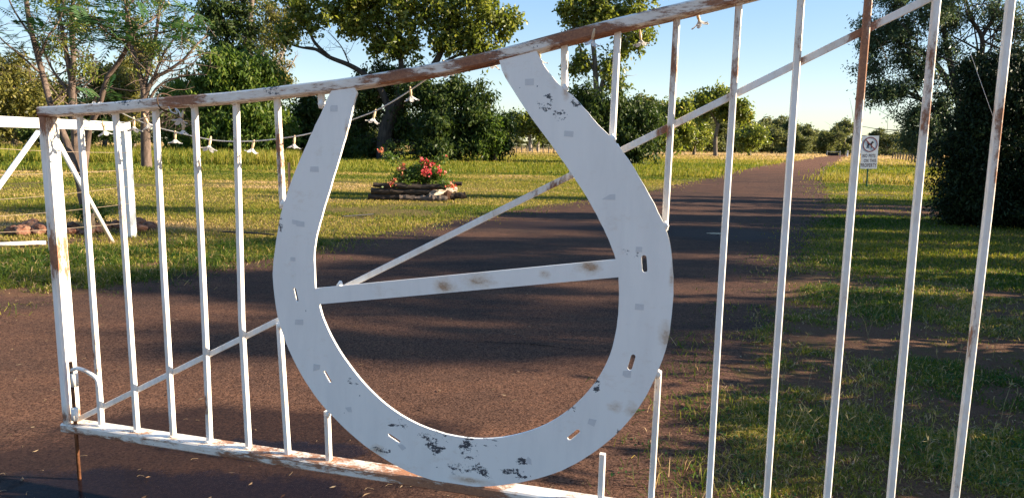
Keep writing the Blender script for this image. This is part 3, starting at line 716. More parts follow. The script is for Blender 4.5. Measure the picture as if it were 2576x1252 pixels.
# olive scrub trees at the left edge
for k, (px, Y, bl, lab) in enumerate((
  (35, 52, [(15, 200, 55, 70, 170), (70, 250, 70, 80, 200), (-40, 260, 90, 110, 220), (30, 310, 90, 50, 120)], 'olive bushy tree at the far left edge above the white fence rail'),
  (150, 58, [(150, 245, 50, 60, 150), (170, 280, 60, 70, 170), (110, 310, 60, 50, 90)], 'olive bushy tree behind the left stem of the feathery tree'),
  (262, 60, [(255, 190, 60, 70, 170), (270, 260, 55, 70, 160), (235, 290, 50, 60, 110), (300, 230, 40, 70, 110)], 'olive bushy tree behind the curved right stem of the feathery tree'),
  (335, 64, [(330, 200, 45, 80, 170), (320, 280, 50, 70, 150), (345, 130, 40, 50, 100)], 'dark olive tree behind the pale bare limbed gum'))):
    c = gb(px, Y)
    grow_tree('scrub_tree', lab, c, [([c + Vector((0, 0, -.1)), c + Vector((.3, 0, 2.5)), c + Vector((.1, 0, 5))], .22, .12), ([c + Vector((.2, 0, 2)), c + Vector((-1.2, .3, 4)), c + Vector((-1.8, .3, 6))], .1, .05)],
              [BL(*b[:4], Y, b[4] * 2) for b in bl], 'olive', 'grey', 12, .8, (.32, .15), .5, seed=30 + k, hollow=.6, nsub=30, dens=.62, bare=90, airy=True)
# low shade under them
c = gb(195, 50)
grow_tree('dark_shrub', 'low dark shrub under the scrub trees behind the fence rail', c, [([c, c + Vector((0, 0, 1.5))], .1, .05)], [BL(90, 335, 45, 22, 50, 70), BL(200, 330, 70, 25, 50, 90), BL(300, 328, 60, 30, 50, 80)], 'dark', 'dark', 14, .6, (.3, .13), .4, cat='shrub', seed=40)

# tall gum behind the round tree
Y = 74
grow_tree('gum_tree', 'tall dark gum tree rising behind the round green tree', gb(622, Y),
  [base_limb(628, Y, [(625, 250), (622, 160), (625, 90), (632, 20), (640, -60)], .55, .2), (P3([(624, 190), (660, 130), (690, 90), (720, 40), (740, -20)], Y), .22, .06), (P3([(626, 200), (660, 190), (700, 140), (725, 110)], Y), .18, .05), (P3([(622, 160), (580, 110), (550, 60), (520, 20)], Y), .2, .05), (P3([(626, 230), (670, 220), (700, 190), (730, 160)], Y), .14, .03), (P3([(500, 130), (488, 160), (470, 190)], Y), .04, .02)],
  [BL(560, 60, 62, 60, Y, 260), BL(600, 0, 80, 60, Y, 260), BL(570, 130, 55, 50, Y, 200), BL(640, 80, 50, 60, Y, 180), BL(530, 20, 50, 50, Y, 140), BL(620, 150, 45, 40, Y, 130)], 'dark', 'grey', 14, 1.0, (.42, .22), .5, seed=51, hollow=.6, nsub=26, dens=.5, bare=80, airy=True)
grow_tree('gum_tree', 'gum tree with pale upswept branches and thin yellowish leaves right of the round green tree', gb(668, Y - 4),
  [base_limb(668, Y - 4, [(672, 300), (675, 240), (690, 190)], .3, .2), (P3([(690, 190), (705, 150), (722, 110), (735, 60), (740, 0)], Y - 4), .16, .05), (P3([(676, 240), (700, 210), (730, 170), (745, 140)], Y - 4), .14, .04), (P3([(680, 215), (665, 160), (660, 110)], Y - 4), .12, .04), (P3([(672, 290), (700, 250), (725, 205)], Y - 4), .1, .03)],
  [BL(700, 100, 40, 60, Y - 4, 110), BL(690, 170, 40, 40, Y - 4, 80), BL(715, 205, 30, 32, Y - 4, 80), BL(725, 60, 35, 40, Y - 4, 60), BL(680, 40, 40, 40, Y - 4, 70)], 'olive', 'pale', 12, .9, (.36, .17), .5, seed=52, nsub=20, dens=.75, bare=110, airy=True)
# the round bright tree
Y = 57
grow_tree('round_tree', 'dense rounded bright green tree between the fence post and the horseshoe', gb(590, Y), [base_limb(590, Y, [(588, 350), (585, 300)], .3, .2)],
  [BL(585, 190, 100, 70, Y, 430), BL(560, 290, 115, 95, Y, 520), BL(660, 310, 95, 85, Y, 430), BL(640, 235, 90, 70, Y, 330), BL(500, 250, 65, 80, Y, 250), BL(600, 350, 130, 50, Y, 300), BL(690, 350, 62, 48, Y, 150), BL(520, 360, 80, 40, Y, 150), BL(455, 250, 48, 60, Y + 3, 190), BL(440, 320, 40, 60, Y + 3, 150), BL(575, 150, 60, 30, Y, 120), BL(640, 170, 45, 35, Y, 110)], 'bright', 'dark', 14, .85, (.42, .15), 1.0, seed=61, hollow=.4, nsub=34, twigs=False)
grow_tree('dark_shrub', 'dark green shrub in the gap between the round tree and the horseshoe', gb(775, 62), [base_limb(775, 62, [(776, 360), (778, 300)], .2, .1)],
  [BL(775, 275, 38, 55, 62, 220), BL(785, 340, 45, 50, 62, 200), BL(735, 370, 40, 25, 62, 80)], 'dark', 'dark', 14, .8, (.36, .18), .6, cat='shrub', seed=62, nsub=14)

# the great tree in the middle
Y = 58
grow_tree('shade_tree', 'great spreading tree with a thick dark trunk behind the log planter', gb(967, Y),
  [base_limb(968, Y, [(970, 340), (985, 290), (1010, 250), (1040, 235)], .75, .45), (P3([(1030, 240), (1060, 210), (1085, 175), (1110, 130), (1130, 70), (1135, -20)], Y), .42, .15), (P3([(985, 300), (960, 230), (920, 190), (880, 165), (830, 145), (795, 125), (770, 120)], Y), .32, .1), (P3([(830, 145), (790, 105), (775, 60), (765, 20), (755, -40)], Y), .16, .05), (P3([(795, 125), (750, 118), (715, 105), (700, 100)], Y), .12, .03), (P3([(1000, 260), (1010, 190), (1005, 110), (1010, 40), (1000, -50)], Y), .3, .1), (P3([(1085, 178), (1150, 140), (1210, 125), (1260, 105)], Y), .16, .05), (P3([(1005, 130), (960, 80), (930, 20), (910, -40)], Y), .16, .05), (P3([(880, 165), (860, 120), (835, 90), (825, 80)], Y), .06, .02)],
  [BL(760, 40, 50, 45, Y, 150), BL(740, -10, 60, 40, Y, 150), BL(850, 30, 62, 40, Y, 190), BL(900, 60, 55, 50, Y, 180), BL(930, 0, 80, 50, Y, 240), BL(980, 60, 65, 55, Y, 230), BL(1040, 20, 80, 60, Y, 270), BL(1010, 120, 60, 35, Y, 160), BL(1130, 40, 75, 60, Y, 270), BL(1200, 70, 70, 50, Y, 240), BL(1250, 45, 55, 45, Y, 170), BL(1120, 110, 60, 40, Y, 160), BL(1210, 120, 45, 30, Y, 100), BL(960, 110, 45, 30, Y, 90), BL(1290, 50, 28, 28, Y, 60), BL(725, 85, 28, 35, Y, 50), BL(1090, -20, 90, 50, Y, 180), BL(850, -20, 70, 40, Y, 150), BL(1200, 0, 70, 50, Y, 170)], 'gum', 'dark', 14, .75, (.36, .22), .5, seed=71, nsub=34, hollow=.6, dens=.46, bare=70, airy=True)
Y = 56
grow_tree('dark_thicket', 'dark drooping thicket under the great spreading tree', gb(1080, Y), [base_limb(1085, Y, [(1090, 330), (1100, 280), (1120, 240)], .25, .12), base_limb(1190, Y, [(1185, 330), (1165, 290)], .15, .08)],
  [BL(925, 240, 62, 75, Y + 4, 260), BL(900, 320, 50, 60, Y + 6, 160), BL(985, 200, 60, 50, Y + 4, 190), BL(1080, 230, 70, 50, Y, 230), BL(1150, 240, 55, 60, Y, 220), BL(1120, 310, 95, 75, Y, 420), BL(1020, 320, 80, 70, Y + 3, 340), BL(1210, 320, 75, 75, Y, 350), BL(1250, 355, 38, 42, Y, 140), BL(940, 370, 70, 30, Y + 4, 160), BL(1090, 370, 130, 30, Y, 260), BL(1200, 255, 50, 50, Y, 130), BL(885, 370, 30, 28, Y + 6, 80)], 'dark', 'dark', 14, .8, (.36, .14), .9, cat='tree', seed=72, nsub=24, airy=True, dens=1.1)
grow_tree('green_shrub', 'lighter green shrub at the right end of the dark thicket', gb(1245, 55), [base_limb(1245, 55, [(1245, 370), (1243, 330)], .15, .08)],
  [BL(1245, 320, 38, 45, 55, 150), BL(1225, 360, 40, 35, 55, 110)], 'bright', 'dark', 13, .7, (.34, .13), .7, cat='shrub', seed=73, nsub=12)

# the tall thin gum right of centre with shrubs below
Y = 60
grow_tree('gum_tree', 'tall open gum tree with clear sky gaps rising right of the horseshoe', gb(1520, Y),
  [base_limb(1520, Y, [(1508, 300), (1500, 220), (1496, 150), (1488, 80), (1480, 0), (1476, -60)], .32, .12), (P3([(1506, 250), (1520, 190), (1545, 140), (1560, 80), (1570, 10)], Y), .2, .06), (P3([(1497, 180), (1470, 140), (1450, 100), (1440, 60)], Y), .14, .04), (P3([(1545, 140), (1580, 100), (1600, 60), (1615, 10)], Y), .12, .04), (P3([(1520, 230), (1550, 205), (1580, 190)], Y), .08, .03), (P3([(1490, 90), (1450, 50), (1425, 20)], Y), .08, .03)],
  [BL(1430, 20, 42, 35, Y, 90), BL(1480, 40, 45, 40, Y, 100), BL(1450, 80, 35, 30, Y, 60), BL(1550, 30, 50, 40, Y, 120), BL(1600, 55, 45, 40, Y, 110), BL(1610, 100, 30, 35, Y, 60), BL(1570, 110, 35, 35, Y, 60), BL(1470, 150, 35, 30, Y, 50), BL(1445, 175, 25, 22, Y, 30), BL(1530, 170, 38, 30, Y, 60), BL(1500, 0, 70, 40, Y, 120), BL(1610, -10, 60, 40, Y, 100), BL(1555, 210, 28, 22, Y, 35)], 'gum', 'grey', 13, .75, (.36, .2), .5, seed=81, nsub=20, dens=.75, bare=60, airy=True)
Y = 56
grow_tree('dark_shrub', 'large dark green shrub seen between the horseshoe arm and the gate bar', gb(1530, Y), [base_limb(1530, Y, [(1530, 370), (1535, 320)], .3, .2)],
  [BL(1480, 275, 55, 58, Y, 230), BL(1550, 290, 70, 70, Y, 360), BL(1580, 340, 70, 55, Y, 280), BL(1500, 340, 70, 50, Y, 200), BL(1625, 290, 45, 50, Y, 180), BL(1600, 375, 45, 28, Y, 110)], 'dark', 'dark', 14, .8, (.36, .15), .9, cat='shrub', seed=82, nsub=26, airy=True)
grow_tree('bushy_tree', 'bushy green tree beside the gate bar at the end of the dark shrub', gb(1690, 88), [base_limb(1690, 88, [(1690, 350), (1692, 310)], .3, .15)],
  [BL(1670, 300, 45, 55, 88, 160), BL(1715, 310, 42, 50, 88, 150), BL(1690, 350, 60, 28, 88, 110), BL(1725, 270, 25, 26, 88, 50)], 'gum', 'grey', 13, 1.0, (.5, .24), .6, seed=83, nsub=12)
grow_tree('gum_tree', 'solitary umbrella shaped gum tree in the paddock left of the road', gb(1800, 105),
  [base_limb(1800, 105, [(1800, 345), (1808, 310)], .35, .25), (P3([(1806, 318), (1790, 285), (1770, 262)], 105), .2, .08), (P3([(1808, 310), (1830, 285), (1850, 265)], 105), .2, .08)],
  [BL(1835, 265, 48, 32, 105, 170), BL(1790, 250, 40, 30, 105, 130), BL(1760, 285, 35, 28, 105, 90), BL(1860, 290, 30, 25, 105, 70), BL(1810, 235, 25, 18, 105, 40)], 'gum', 'grey', 13, 1.0, (.55, .3), .4, seed=84, nsub=16, airy=True, dens=1.2)
grow_tree('gum_tree', 'small distant gum tree in the gap left of the horseshoe right arm', gb(1330, 130),
  [base_limb(1335, 130, [(1333, 350), (1330, 320)], .4, .25), base_limb(1352, 130, [(1355, 350), (1360, 320)], .3, .2)],
  [BL(1320, 300, 32, 25, 130, 130), BL(1345, 315, 34, 28, 130, 120), BL(1310, 330, 22, 18, 130, 50), BL(1375, 325, 28, 26, 130, 80)], 'gum', 'pale', 13, 1.1, (.6, .3), .5, seed=85, nsub=16, airy=True, dens=1.2)

for px, Y, hh, lab, sd_ in ((1745, 118, 78, 'olive paddock tree just left of the umbrella shaped gum', 401), (1885, 126, 62, 'olive paddock tree just right of the umbrella shaped gum', 402), (1650, 112, 105, 'tall olive paddock tree behind the right end of the dark shrub', 403)):
    grow_tree('paddock_tree', lab, gb(px, Y), [base_limb(px, Y, [(px + 2, 355), (px, 330)], .3, .2)], [BL(px - 18, 380 - hh * .55, 28, hh * .33, Y, 90), BL(px + 20, 380 - hh * .7, 30, hh * .35, Y, 100), BL(px, 380 - hh * .35, 40, hh * .28, Y, 90)], 'gum', 'grey', 13, 1.0, (.5, .25), .5, seed=sd_, nsub=16, airy=True)
# the far tree line: three kinds, then copies
fk = []
for k in range(4):
    rs_ = np.random.default_rng(200 + k); c = Vector((0, 0, 0)); h = 8.5
    bl = [((rs_.uniform(-2.2, 2.2), rs_.uniform(-2, 2), h * rs_.uniform(.42, .88)), (rs_.uniform(1.3, 2.3),) * 2 + (rs_.uniform(1.0, 1.7),), 60) for _ in range(7)]
    bl.append(((0, 0, 1.7), (2.6, 2.2, 1.6), 60))
    fk.append(grow_tree('paddock_tree', 'distant olive tree in the line of trees across the paddock', c, [([c, Vector((.2, 0, 3)), Vector((.1, 0, 6))], .3, .12)], bl, 'far', 'grey', 12, .9, (.55, .26), .5, group='distant trees along the far paddock edge', seed=210 + k, nsub=14, airy=True))
rr = random.Random(77); spots = []
x = 1560
while x < 2150: spots.append((x, rr.uniform(185, 250), rr.uniform(60, 84) + max(0, 2010 - x) * .13)); x += rr.uniform(13, 20)
x = 2205
while x < 2420: spots.append((x, rr.uniform(170, 230), rr.uniform(60, 78))); x += rr.uniform(16, 24)
x = 1270
while x < 1420: spots.append((x, rr.uniform(300, 340), rr.uniform(18, 34))); x += rr.uniform(14, 22)
x = -60
while x < 520: spots.append((x, rr.uniform(130, 170), rr.uniform(60, 100))); x += rr.uniform(40, 60)
x = 700
while x < 1260: spots.append((x, rr.uniform(150, 190), rr.uniform(40, 70))); x += rr.uniform(35, 50)
for i, (px, Y, hp_) in enumerate(spots):
    o = fk[i] if i < 4 else copy_tree(fk[rr.randrange(4)])
    o.location = gb(px, Y); s = hp_ * Y / FPX / 8.5 + (EYE * 0 + .0); o.scale = (s * rr.uniform(.95, 1.7), s, s * rr.uniform(.72, 1.12)); o.rotation_euler = (0, 0, rr.uniform(0, 6.28))
    side = 'right of the road end' if px > 2180 else 'left of the road end' if px > 1500 else 'in the gap beside the thicket' if px > 1262 else 'behind the great tree' if px > 600 else 'behind the fence scrub'
    o['label'] = 'distant olive tree in the tree line ' + side; o['group'] = 'distant trees ' + side

# right: the leaning tree and the dense dark shrub
Y = 19.5
grow_tree('leaning_tree', 'large tree with dark fanning limbs and fine leaves behind the dark shrub at right', gb(2470, Y),
  [base_limb(2470, Y, [(2460, 450), (2440, 390), (2425, 330), (2418, 270)], .26, .17), (P3([(2440, 395), (2410, 355), (2370, 300), (2330, 260), (2290, 235), (2250, 225), (2210, 215)], Y), .11, .025), (P3([(2420, 290), (2405, 240), (2375, 190), (2345, 150), (2310, 125), (2265, 110)], Y), .11, .03), (P3([(2418, 275), (2395, 180), (2380, 110), (2370, 40), (2365, -30)], Y), .10, .04), (P3([(2420, 280), (2450, 210), (2470, 130), (2468, 90), (2445, 50), (2430, 0)], Y), .10, .03), (P3([(2468, 95), (2490, 60), (2510, 20), (2520, -30)], Y), .06, .025), (P3([(2430, 360), (2390, 345), (2340, 330), (2300, 325), (2260, 310)], Y), .06, .015), (P3([(2455, 190), (2500, 160), (2550, 130), (2600, 110)], Y), .08, .03), (P3([(2405, 245), (2350, 235), (2290, 260)], Y), .05, .015), (P3([(2510, 40), (2550, 45), (2590, 30)], Y), .04, .02)],
  [BL(2200, 110, 50, 40, Y, 130), BL(2180, 60, 35, 30, Y, 50), BL(2260, 70, 55, 45, Y, 170), BL(2330, 40, 60, 45, Y, 180), BL(2280, 140, 50, 35, Y, 120), BL(2190, 170, 40, 30, Y, 80), BL(2200, 230, 40, 30, Y, 90), BL(2260, 230, 45, 35, Y, 120), BL(2320, 190, 45, 35, Y, 110), BL(2300, 290, 45, 40, Y, 120), BL(2350, 320, 40, 40, Y, 120), BL(2370, 260, 35, 40, Y, 90), BL(2300, 350, 35, 25, Y, 60), BL(2400, 60, 40, 40, Y, 70), BL(2500, 30, 50, 40, Y, 80), BL(2560, 60, 50, 50, Y, 120), BL(2250, 0, 70, 40, Y, 130), BL(2400, -20, 80, 40, Y, 140), BL(2430, 170, 35, 40, Y, 60), BL(2380, 130, 40, 35, Y, 70), BL(2340, 385, 35, 30, Y, 60), BL(2550, 150, 50, 40, Y, 110)], 'grey', 'dark', 16, .32, (.10, .034), .6, seed=91, nsub=18, bare=70, airy=True)
Y = 14.6
KB = gb(2520, Y)
def dense_shrub(name, label, c, blobs, leaf, lsize, per, spread, seed, group=None, n2=46):
    return grow_tree(name, label, c, [([c + Vector((0, 0, -.05)), c + Vector((.1, 0, 1.2)), c + Vector((.1, .1, 2.2))], .12, .06)], blobs, leaf, 'dark', per, spread, lsize, .8, group, 'shrub', seed, False, n2, .45)
dense_shrub('dense_shrub', 'big dense dark green shrub filling the right edge behind the gate bars', KB,
  [BL(2530, 250, 110, 110, Y, 900), BL(2470, 360, 105, 120, Y, 1100), BL(2560, 420, 120, 150, Y, 1200), BL(2450, 470, 95, 90, Y, 800), BL(2480, 200, 70, 70, Y, 400), BL(2410, 520, 55, 40, Y, 250), BL(2600, 250, 110, 160, Y, 900), BL(2520, 530, 150, 40, Y, 500), BL(2650, 400, 120, 180, Y, 500)], 'dense', (.085, .032), 18, .24, 92)

# ------------------------------------------------------------------ shrubs and trees beyond the right of the view, whose shade lies over the drive
SA = Vector((SUN_AZ[0], SUN_AZ[1], 0)).normalized(); TE = math.tan(SUN_EL)
def shade_bush(x, y, dist, top, wd, seed, leaf='dark', n=260, low=.2):
    """a shrub standing so that its shade reaches the ground at (x, y) and a little beyond"""
    c = Vector((x, y, 0)) + SA * dist; h = dist * TE + top
    bl = [((c.x, c.y, h * .5), (wd, wd, h * .52), n), ((c.x, c.y, h * .80), (wd * .8, wd * .8, h * .21), n)]
    return grow_tree('roadside_shrub', 'green roadside shrub standing out of view to the right of the drive', c, [([c, c + Vector((0, 0, h * .5))], .08, .04)], bl, leaf, 'dark', 14, .35, (.16, .07), .6, 'shrubs beyond the right edge', 'shrub', seed, False, 12, .5)
for k, (y, h) in enumerate(((3.6, 1.8), (4.6, 1.9), (5.6, 1.75), (6.7, 2.0), (7.9, 2.2), (9.2, 2.3), (10.6, 2.5), (12.0, 2.9), (13.3, 3.3), (14.8, 3.8), (16.4, 4.3), (18.0, 5.2), (19.6, 5.6), (20.8, 5.6), (3.0, 1.5))):
    x = .80 * y + 2.2; c = Vector((x, y, 0)); r = .75 if y > 3 else .42
    grow_tree('roadside_shrub', 'green roadside shrub standing out of view to the right of the drive', c, [([c, c + Vector((0, 0, h * .5))], .05, .03)], [((x, y, h * .5), (r, r, h * .48), 80 if y < 11 else 260), ((x + .2, y, h * .3), (r, r, h * .3), 45 if y < 11 else 160)], 'dark', 'dark', 14, .3, (.15, .07), .6, 'shrubs beyond the right edge', 'shrub', 300 + k, False, 14, .5)
SHADE = []
for k, a in enumerate(SHADE): shade_bush(*a, seed=320 + k)
# airy crowns farther off throw a broken shade over the middle of the drive
for k, (xg, y, r, n) in enumerate(((-1.0, 5.3, .55, 75), (.8, 6.2, .8, 150), (-2.5, 7.2, .9, 150), (1.0, 8.6, 1.1, 260), (-1.5, 10.2, 1.0, 200), (-7, 11.5, 1.0, 120), (-9, 14.5, 1.2, 130), (3, 11.0, 1.2, 300), (3.5, 12.6, 1.2, 340))):
    D_ = 24; c = Vector((xg + D_, y - .05 * D_, 0)); h = D_ * TE
    grow_tree('roadside_tree', 'leafy tree standing out of view to the right of the road', c, [([c, c + Vector((.1, .1, h * .5)), c + Vector((0, 0, h))], .12, .05)], [((c.x, c.y, h), (2.2, r, .75), n)], 'gum', 'grey', 12, .4, (.18, .10), .5, 'trees beyond the right edge', 'tree', 360 + k, False, 16, .5)
for k, (x, y, h, r) in enumerate(((42, 25.5, 9, 2.2), (45, 37.0, 10, 3.0), (52, 45, 9, 2.6), (60, 62, 12, 4), (36, 17.5, 8, 2.0))):
    c = Vector((x, y, 0))
    grow_tree('roadside_tree', 'leafy tree standing out of view to the right of the road', c, [([c, c + Vector((.2, 0, h * .4)), c + Vector((0, 0, h * .8))], .3, .1)], [((x, y, h * .6), (r, r, h * .4), 300), ((x, y, h * .35), (r * .8, r * .8, h * .3), 200)], 'gum', 'grey', 12, .8, (.4, .2), .5, 'trees beyond the right edge', 'tree', 340 + k, False)

# ------------------------------------------------------------------ grass
GR = leaf_mat('grass_blade', [(0, (.022, .055, .008)), (.35, (.070, .110, .014)), (.6, (.23, .21, .030)), (.82, (.40, .28, .10)), (1, (.54, .37, .20))], .55, .34, spec=.12)
rs = np.random.default_rng(5)
def scatter(n, r0, r1, a0, a1, pw=0.0):
    u = rs.uniform(0, 1, n); r = np.exp(np.log(r0) + u * (np.log(r1) - np.log(r0))); th = rs.uniform(R(a0), R(a1), n)
    return r * np.sin(th), r * np.cos(th), r
def blades(name, x, y, hgt, wid, tint, lean=.6, seg3=True):
    n = len(x); a = rs.uniform(0, 2 * np.pi, n); fa = rs.uniform(0, 2 * np.pi, n)
    ln = hgt * rs.uniform(.0, 1, n) * lean
    dx, dy = np.cos(a) * ln, np.sin(a) * ln; wx, wy = np.cos(fa) * wid / 2, np.sin(fa) * wid / 2
    V = np.zeros((n, 5, 3))
    z0 = np.full(n, -.003)
    V[:, 0] = np.stack([x - wx, y - wy, z0], 1); V[:, 1] = np.stack([x + wx, y + wy, z0], 1)
    mz = hgt * .6
    V[:, 2] = np.stack([x + dx * .4 + wx * .8, y + dy * .4 + wy * .8, mz], 1); V[:, 3] = np.stack([x + dx * .4 - wx * .8, y + dy * .4 - wy * .8, mz], 1)
    V[:, 4] = np.stack([x + dx, y + dy, hgt * np.maximum(.35, 1 - .3 * (ln / np.maximum(hgt, 1e-6)))], 1)
    o = np.arange(n)[:, None] * 5
    fl = np.concatenate([o + np.array([0, 1, 2, 3]), o + np.array([3, 2, 4])], 1).ravel()
    st = (np.arange(n)[:, None] * 7 + np.array([0, 4])).ravel()
    t = np.repeat(np.clip(tint, 0, 1), 2)
    ob = np_mesh(name, V.reshape(-1, 3), fl, st, None, GR, None, t)
    return tag(ob, kind='stuff')
BARE = G(2230, 528)
def road_mask(x, y):
    wide = (rs.uniform(0, 1, len(x)) < .6) * .30; k = .5 + .05 * np.minimum(np.hypot(x, y), 14)
    cl_ = (fbm(x * 1.4, y * 1.4, 91) - .5) * 1.3 * np.minimum(k, 1)
    m_ = in_poly(x + cl_ * .5 + rs.normal(0, 1, len(x)) * (.08 + wide) * k, y + cl_ + rs.normal(0, 1, len(x)) * (.12 + wide) * k, RPX)
    d = np.hypot((x - BARE.x) / 4.2, (y - BARE.y) / 1.9) + .5 * (fbm(x * .9, y * .9, 71) - .5)
    return m_ | ((d < 1) & (rs.uniform(0, 1, len(x)) < .9))

def near_cover(x, y):
    return fbm(x * 1.1 + 7, y * 1.1, 3) * .6 + fbm(x * 3.1, y * 3.1 + 9, 8) * .4
# close, weedy mats
x, y, r = scatter(620000, 1.5, 11, -52, 52)
cv = near_cover(x, y); left = x < .3 * y
k = ~road_mask(x, y) & (cv > np.where(left, .405, .455) + rs.normal(0, .05, len(x)))
x, y, r, cv = x[k], y[k], r[k], cv[k]
h = (.010 + .055 * np.clip(cv - .38, 0, .4) / .4 + .03 * rs.uniform(0, 1, len(x)) ** 4) * np.where(x < .3 * y, 1 + 1.1 * np.clip((cv - .45) / .12, 0, 1), 1)
t = .45 + .7 * (fbm(x * .9, y * .9, 21) - .5) + rs.normal(0, .13, len(x)) - .18 * (x < .3 * y) + (rs.uniform(0, 1, len(x)) < .10) * .6
blades('grass', x, y, h, .0020 + .0007 * r * rs.uniform(.6, 1.2, len(x)), t, 2.6)
# broad leaved weeds in the mats
x, y, r = scatter(26000, 1.8, 14, -50, 50)
k = ~road_mask(x, y) & (near_cover(x, y) > .5); x, y, r = x[k], y[k], r[k]
px_ = np.repeat(np.stack([x, y, np.full(len(x), .012)], 1), 7, 0); px_ = px_ + rs.normal(size=px_.shape) * np.array([.03, .03, .010]); px_[:, 2] = np.abs(px_[:, 2])
Q = leaf_quads(px_, .022, .011, rs, -.35)
tag(quads_mesh('weeds', Q, LEAF['fern'], None, np.clip(rs.normal(.4, .2, len(px_)), 0, 1)), kind='stuff')
# dead leaves blown over the soil
LIT = leaf_mat('dead_leaf', [(0, (.06, .03, .018)), (.5, (.16, .09, .05)), (1, (.34, .25, .15))], .8, .1, spec=.1)
x, y, r = scatter(9000, 2.2, 16, -45, 48); inr = in_poly(x, y, RPX); k = (~inr) | (rs.uniform(0, 1, len(x)) < .06); x, y = x[k], y[k]
Q = leaf_quads(np.stack([x, y, np.full(len(x), .014)], 1), .045, .014, rs, 0); Q[:, :, 2] = .010 + np.abs(Q[:, :, 2] - .010) * .25
tag(quads_mesh('leaf_litter', Q, LIT, None, rs.uniform(0, 1, len(x))), kind='stuff')
# seed stalks standing above the verge
mb = MB(); rr = random.Random(31)
for _ in range(70):
    px, py = rr.uniform(1860, 2560), rr.uniform(640, 1240); q = G(px, py)
    if in_poly(np.array([q.x]), np.array([q.y]), RPX)[0] and rr.random() < .8: continue
    hh = rr.uniform(.08, .26); a = rr.uniform(0, 6.28); lean = Vector((math.cos(a), math.sin(a), 0)) * hh * rr.uniform(.1, .5); tip = q + lean + Vector((0, 0, hh))
    mb.tube([q, q + lean * .35 + Vector((0, 0, hh * .55)), tip], [.0013, .0011, .0009], 4)
    for _ in range(rr.randint(2, 5)):
        e = tip + Vector((rr.gauss(0, .02), rr.gauss(0, .02), rr.uniform(.005, .045))); mb.tube([tip, tip.lerp(e, .5), e], [.001, .0016, .0006], 4)
tag(mb.build('seed_stalks', plain('dry_stalk', (.30, .24, .11), .7, .1, .3)), kind='stuff')
# mown paddock, middle distance
x, y, r = scatter(420000, 9.5, 40, -50, 50)
k = ~road_mask(x, y) & (fbm(x * .5, y * .5, 31) > .30 + rs.normal(0, .05, len(x)))
x, y, r = x[k], y[k], r[k]
patch = fbm(x * .14, y * .4, 41); tuft = fbm(x * .9, y * .9, 43)
h = .022 + .06 * np.clip(tuft - .35, 0, 1) + .03 * rs.uniform(0, 1, len(x)) ** 2 + np.clip((r - 26) / 14, 0, 1) * .11 * tuft
t = .55 + 1.15 * (patch - .5) + rs.normal(0, .12, len(x)) - .24 * np.clip((12.5 - r) / 3, 0, 1)
blades('grass', x, y, h, .0022 + .00075 * r, t, 1.8)
# long grass far off
x, y, r = scatter(300000, 36, 260, -46, 46)
k = ~road_mask(x, y); x, y, r = x[k], y[k], r[k]
patch = fbm(x * .05, y * .09, 51); bank = (x < -.30 * y) & (y > 38) & (y < 75) & (x > -1.2 * y)
h = (.10 + .28 * patch) * rs.uniform(.5, 1.2, len(x)) * (1 + np.clip((r - 90) / 80, 0, .5)) + bank * rs.uniform(.2, 1.0, len(x)) * .85
t = .47 + .5 * (patch - .5) + rs.normal(0, .10, len(x)) + np.clip((r - 62) / 70, 0, 1) * .46 + bank * .05
blades('long_grass', x, y, h, .003 + .0009 * r, t, .8)
# straw and twigs on the drive
mb = MB(); rr = random.Random(9)
for k_ in range(300):
    px, py = rr.uniform(0, 1950), 640 + 620 * rr.random() ** .8
    if k_ > 110: px = rr.uniform(0, 1100); py = 770 - px * .17 + rr.gauss(6, 12)
    q = G(px, py); a = rr.uniform(0, 6.28); L = rr.uniform(.008, .04); d = Vector((math.cos(a), math.sin(a), 0)) * L
    q.z = .0085
    if in_poly(np.array([q.x]), np.array([q.y]), RPX)[0]:
        mb.tube([q, q + d * .5 + Vector((rr.uniform(-.01, .01), rr.uniform(-.01, .01), .004)), q + d + Vector((0, 0, .001))], .0008, 4)
tag(mb.build('straw_litter', plain('dry_straw', (.27, .19, .11), .7, .2, .3)), kind='stuff')

# ------------------------------------------------------------------ fence at the left
MAT_FENCE = paint_mat('fence_paint', .12, base=(.84, .82, .77))
FR = G(326, 596); YL = 8.3; FLp = D(0, 311, YL)
fr_top = D(322, 319, FR.y); zr = fr_top.z
fd = Vector((FR.x - FLp.x, FR.y - FLp.y, 0)); fdir = fd.normalized()
fence = empty('rail_fence', FR, 'white pipe rail fence with strained wires and slanting stays left of the gate', 'fence', rz=math.atan2(fdir.y, fdir.x))
def fl(p): d = p - FR; return Vector((d.dot(fdir), d.dot(Vector((-fdir.y, fdir.x, 0))), d.z))
def onf(px, py):                          # on the fence's own plane
    nn = Vector((-fdir.y, fdir.x, 0)); d = ray(px, py); t = (FR - CP).dot(nn) / d.dot(nn); return fl(CP + d * t)
mb = MB(); mb.bar((-9, 0, zr), (-.03, 0, zr), .125, .06); mb.build('rail', MAT_FENCE, fence)
mb = MB(); mb.bar((.03, 0, -.1), (.03, 0, zr + .07), .14, .14); mb.build('post', MAT_FENCE, fence)
hp0 = onf(112, 330); mb = MB(); mb.bar((hp0.x, .0, -.1), (hp0.x, 0, zr - .064), .09, .09); mb.build('post', MAT_FENCE, fence)
a = onf(272, 583); mb = MB(); mb.tube([(hp0.x + .05, -.06, zr - .09), (a.x, -.06, -.02)], .030, 12); mb.build('stay', MAT_FENCE, fence, True)
a = onf(0, 447); b = onf(84, 332); e = b + (a - b) * 2.4; mb = MB(); mb.tube([(b.x, -.06, b.z), (e.x, -.06, max(e.z, -.03))], .030, 12); mb.build('stay', MAT_FENCE, fence, True)
MAT_WIRE = plain('rusty_wire', (.30, .22, .15), .6, .3, .3)
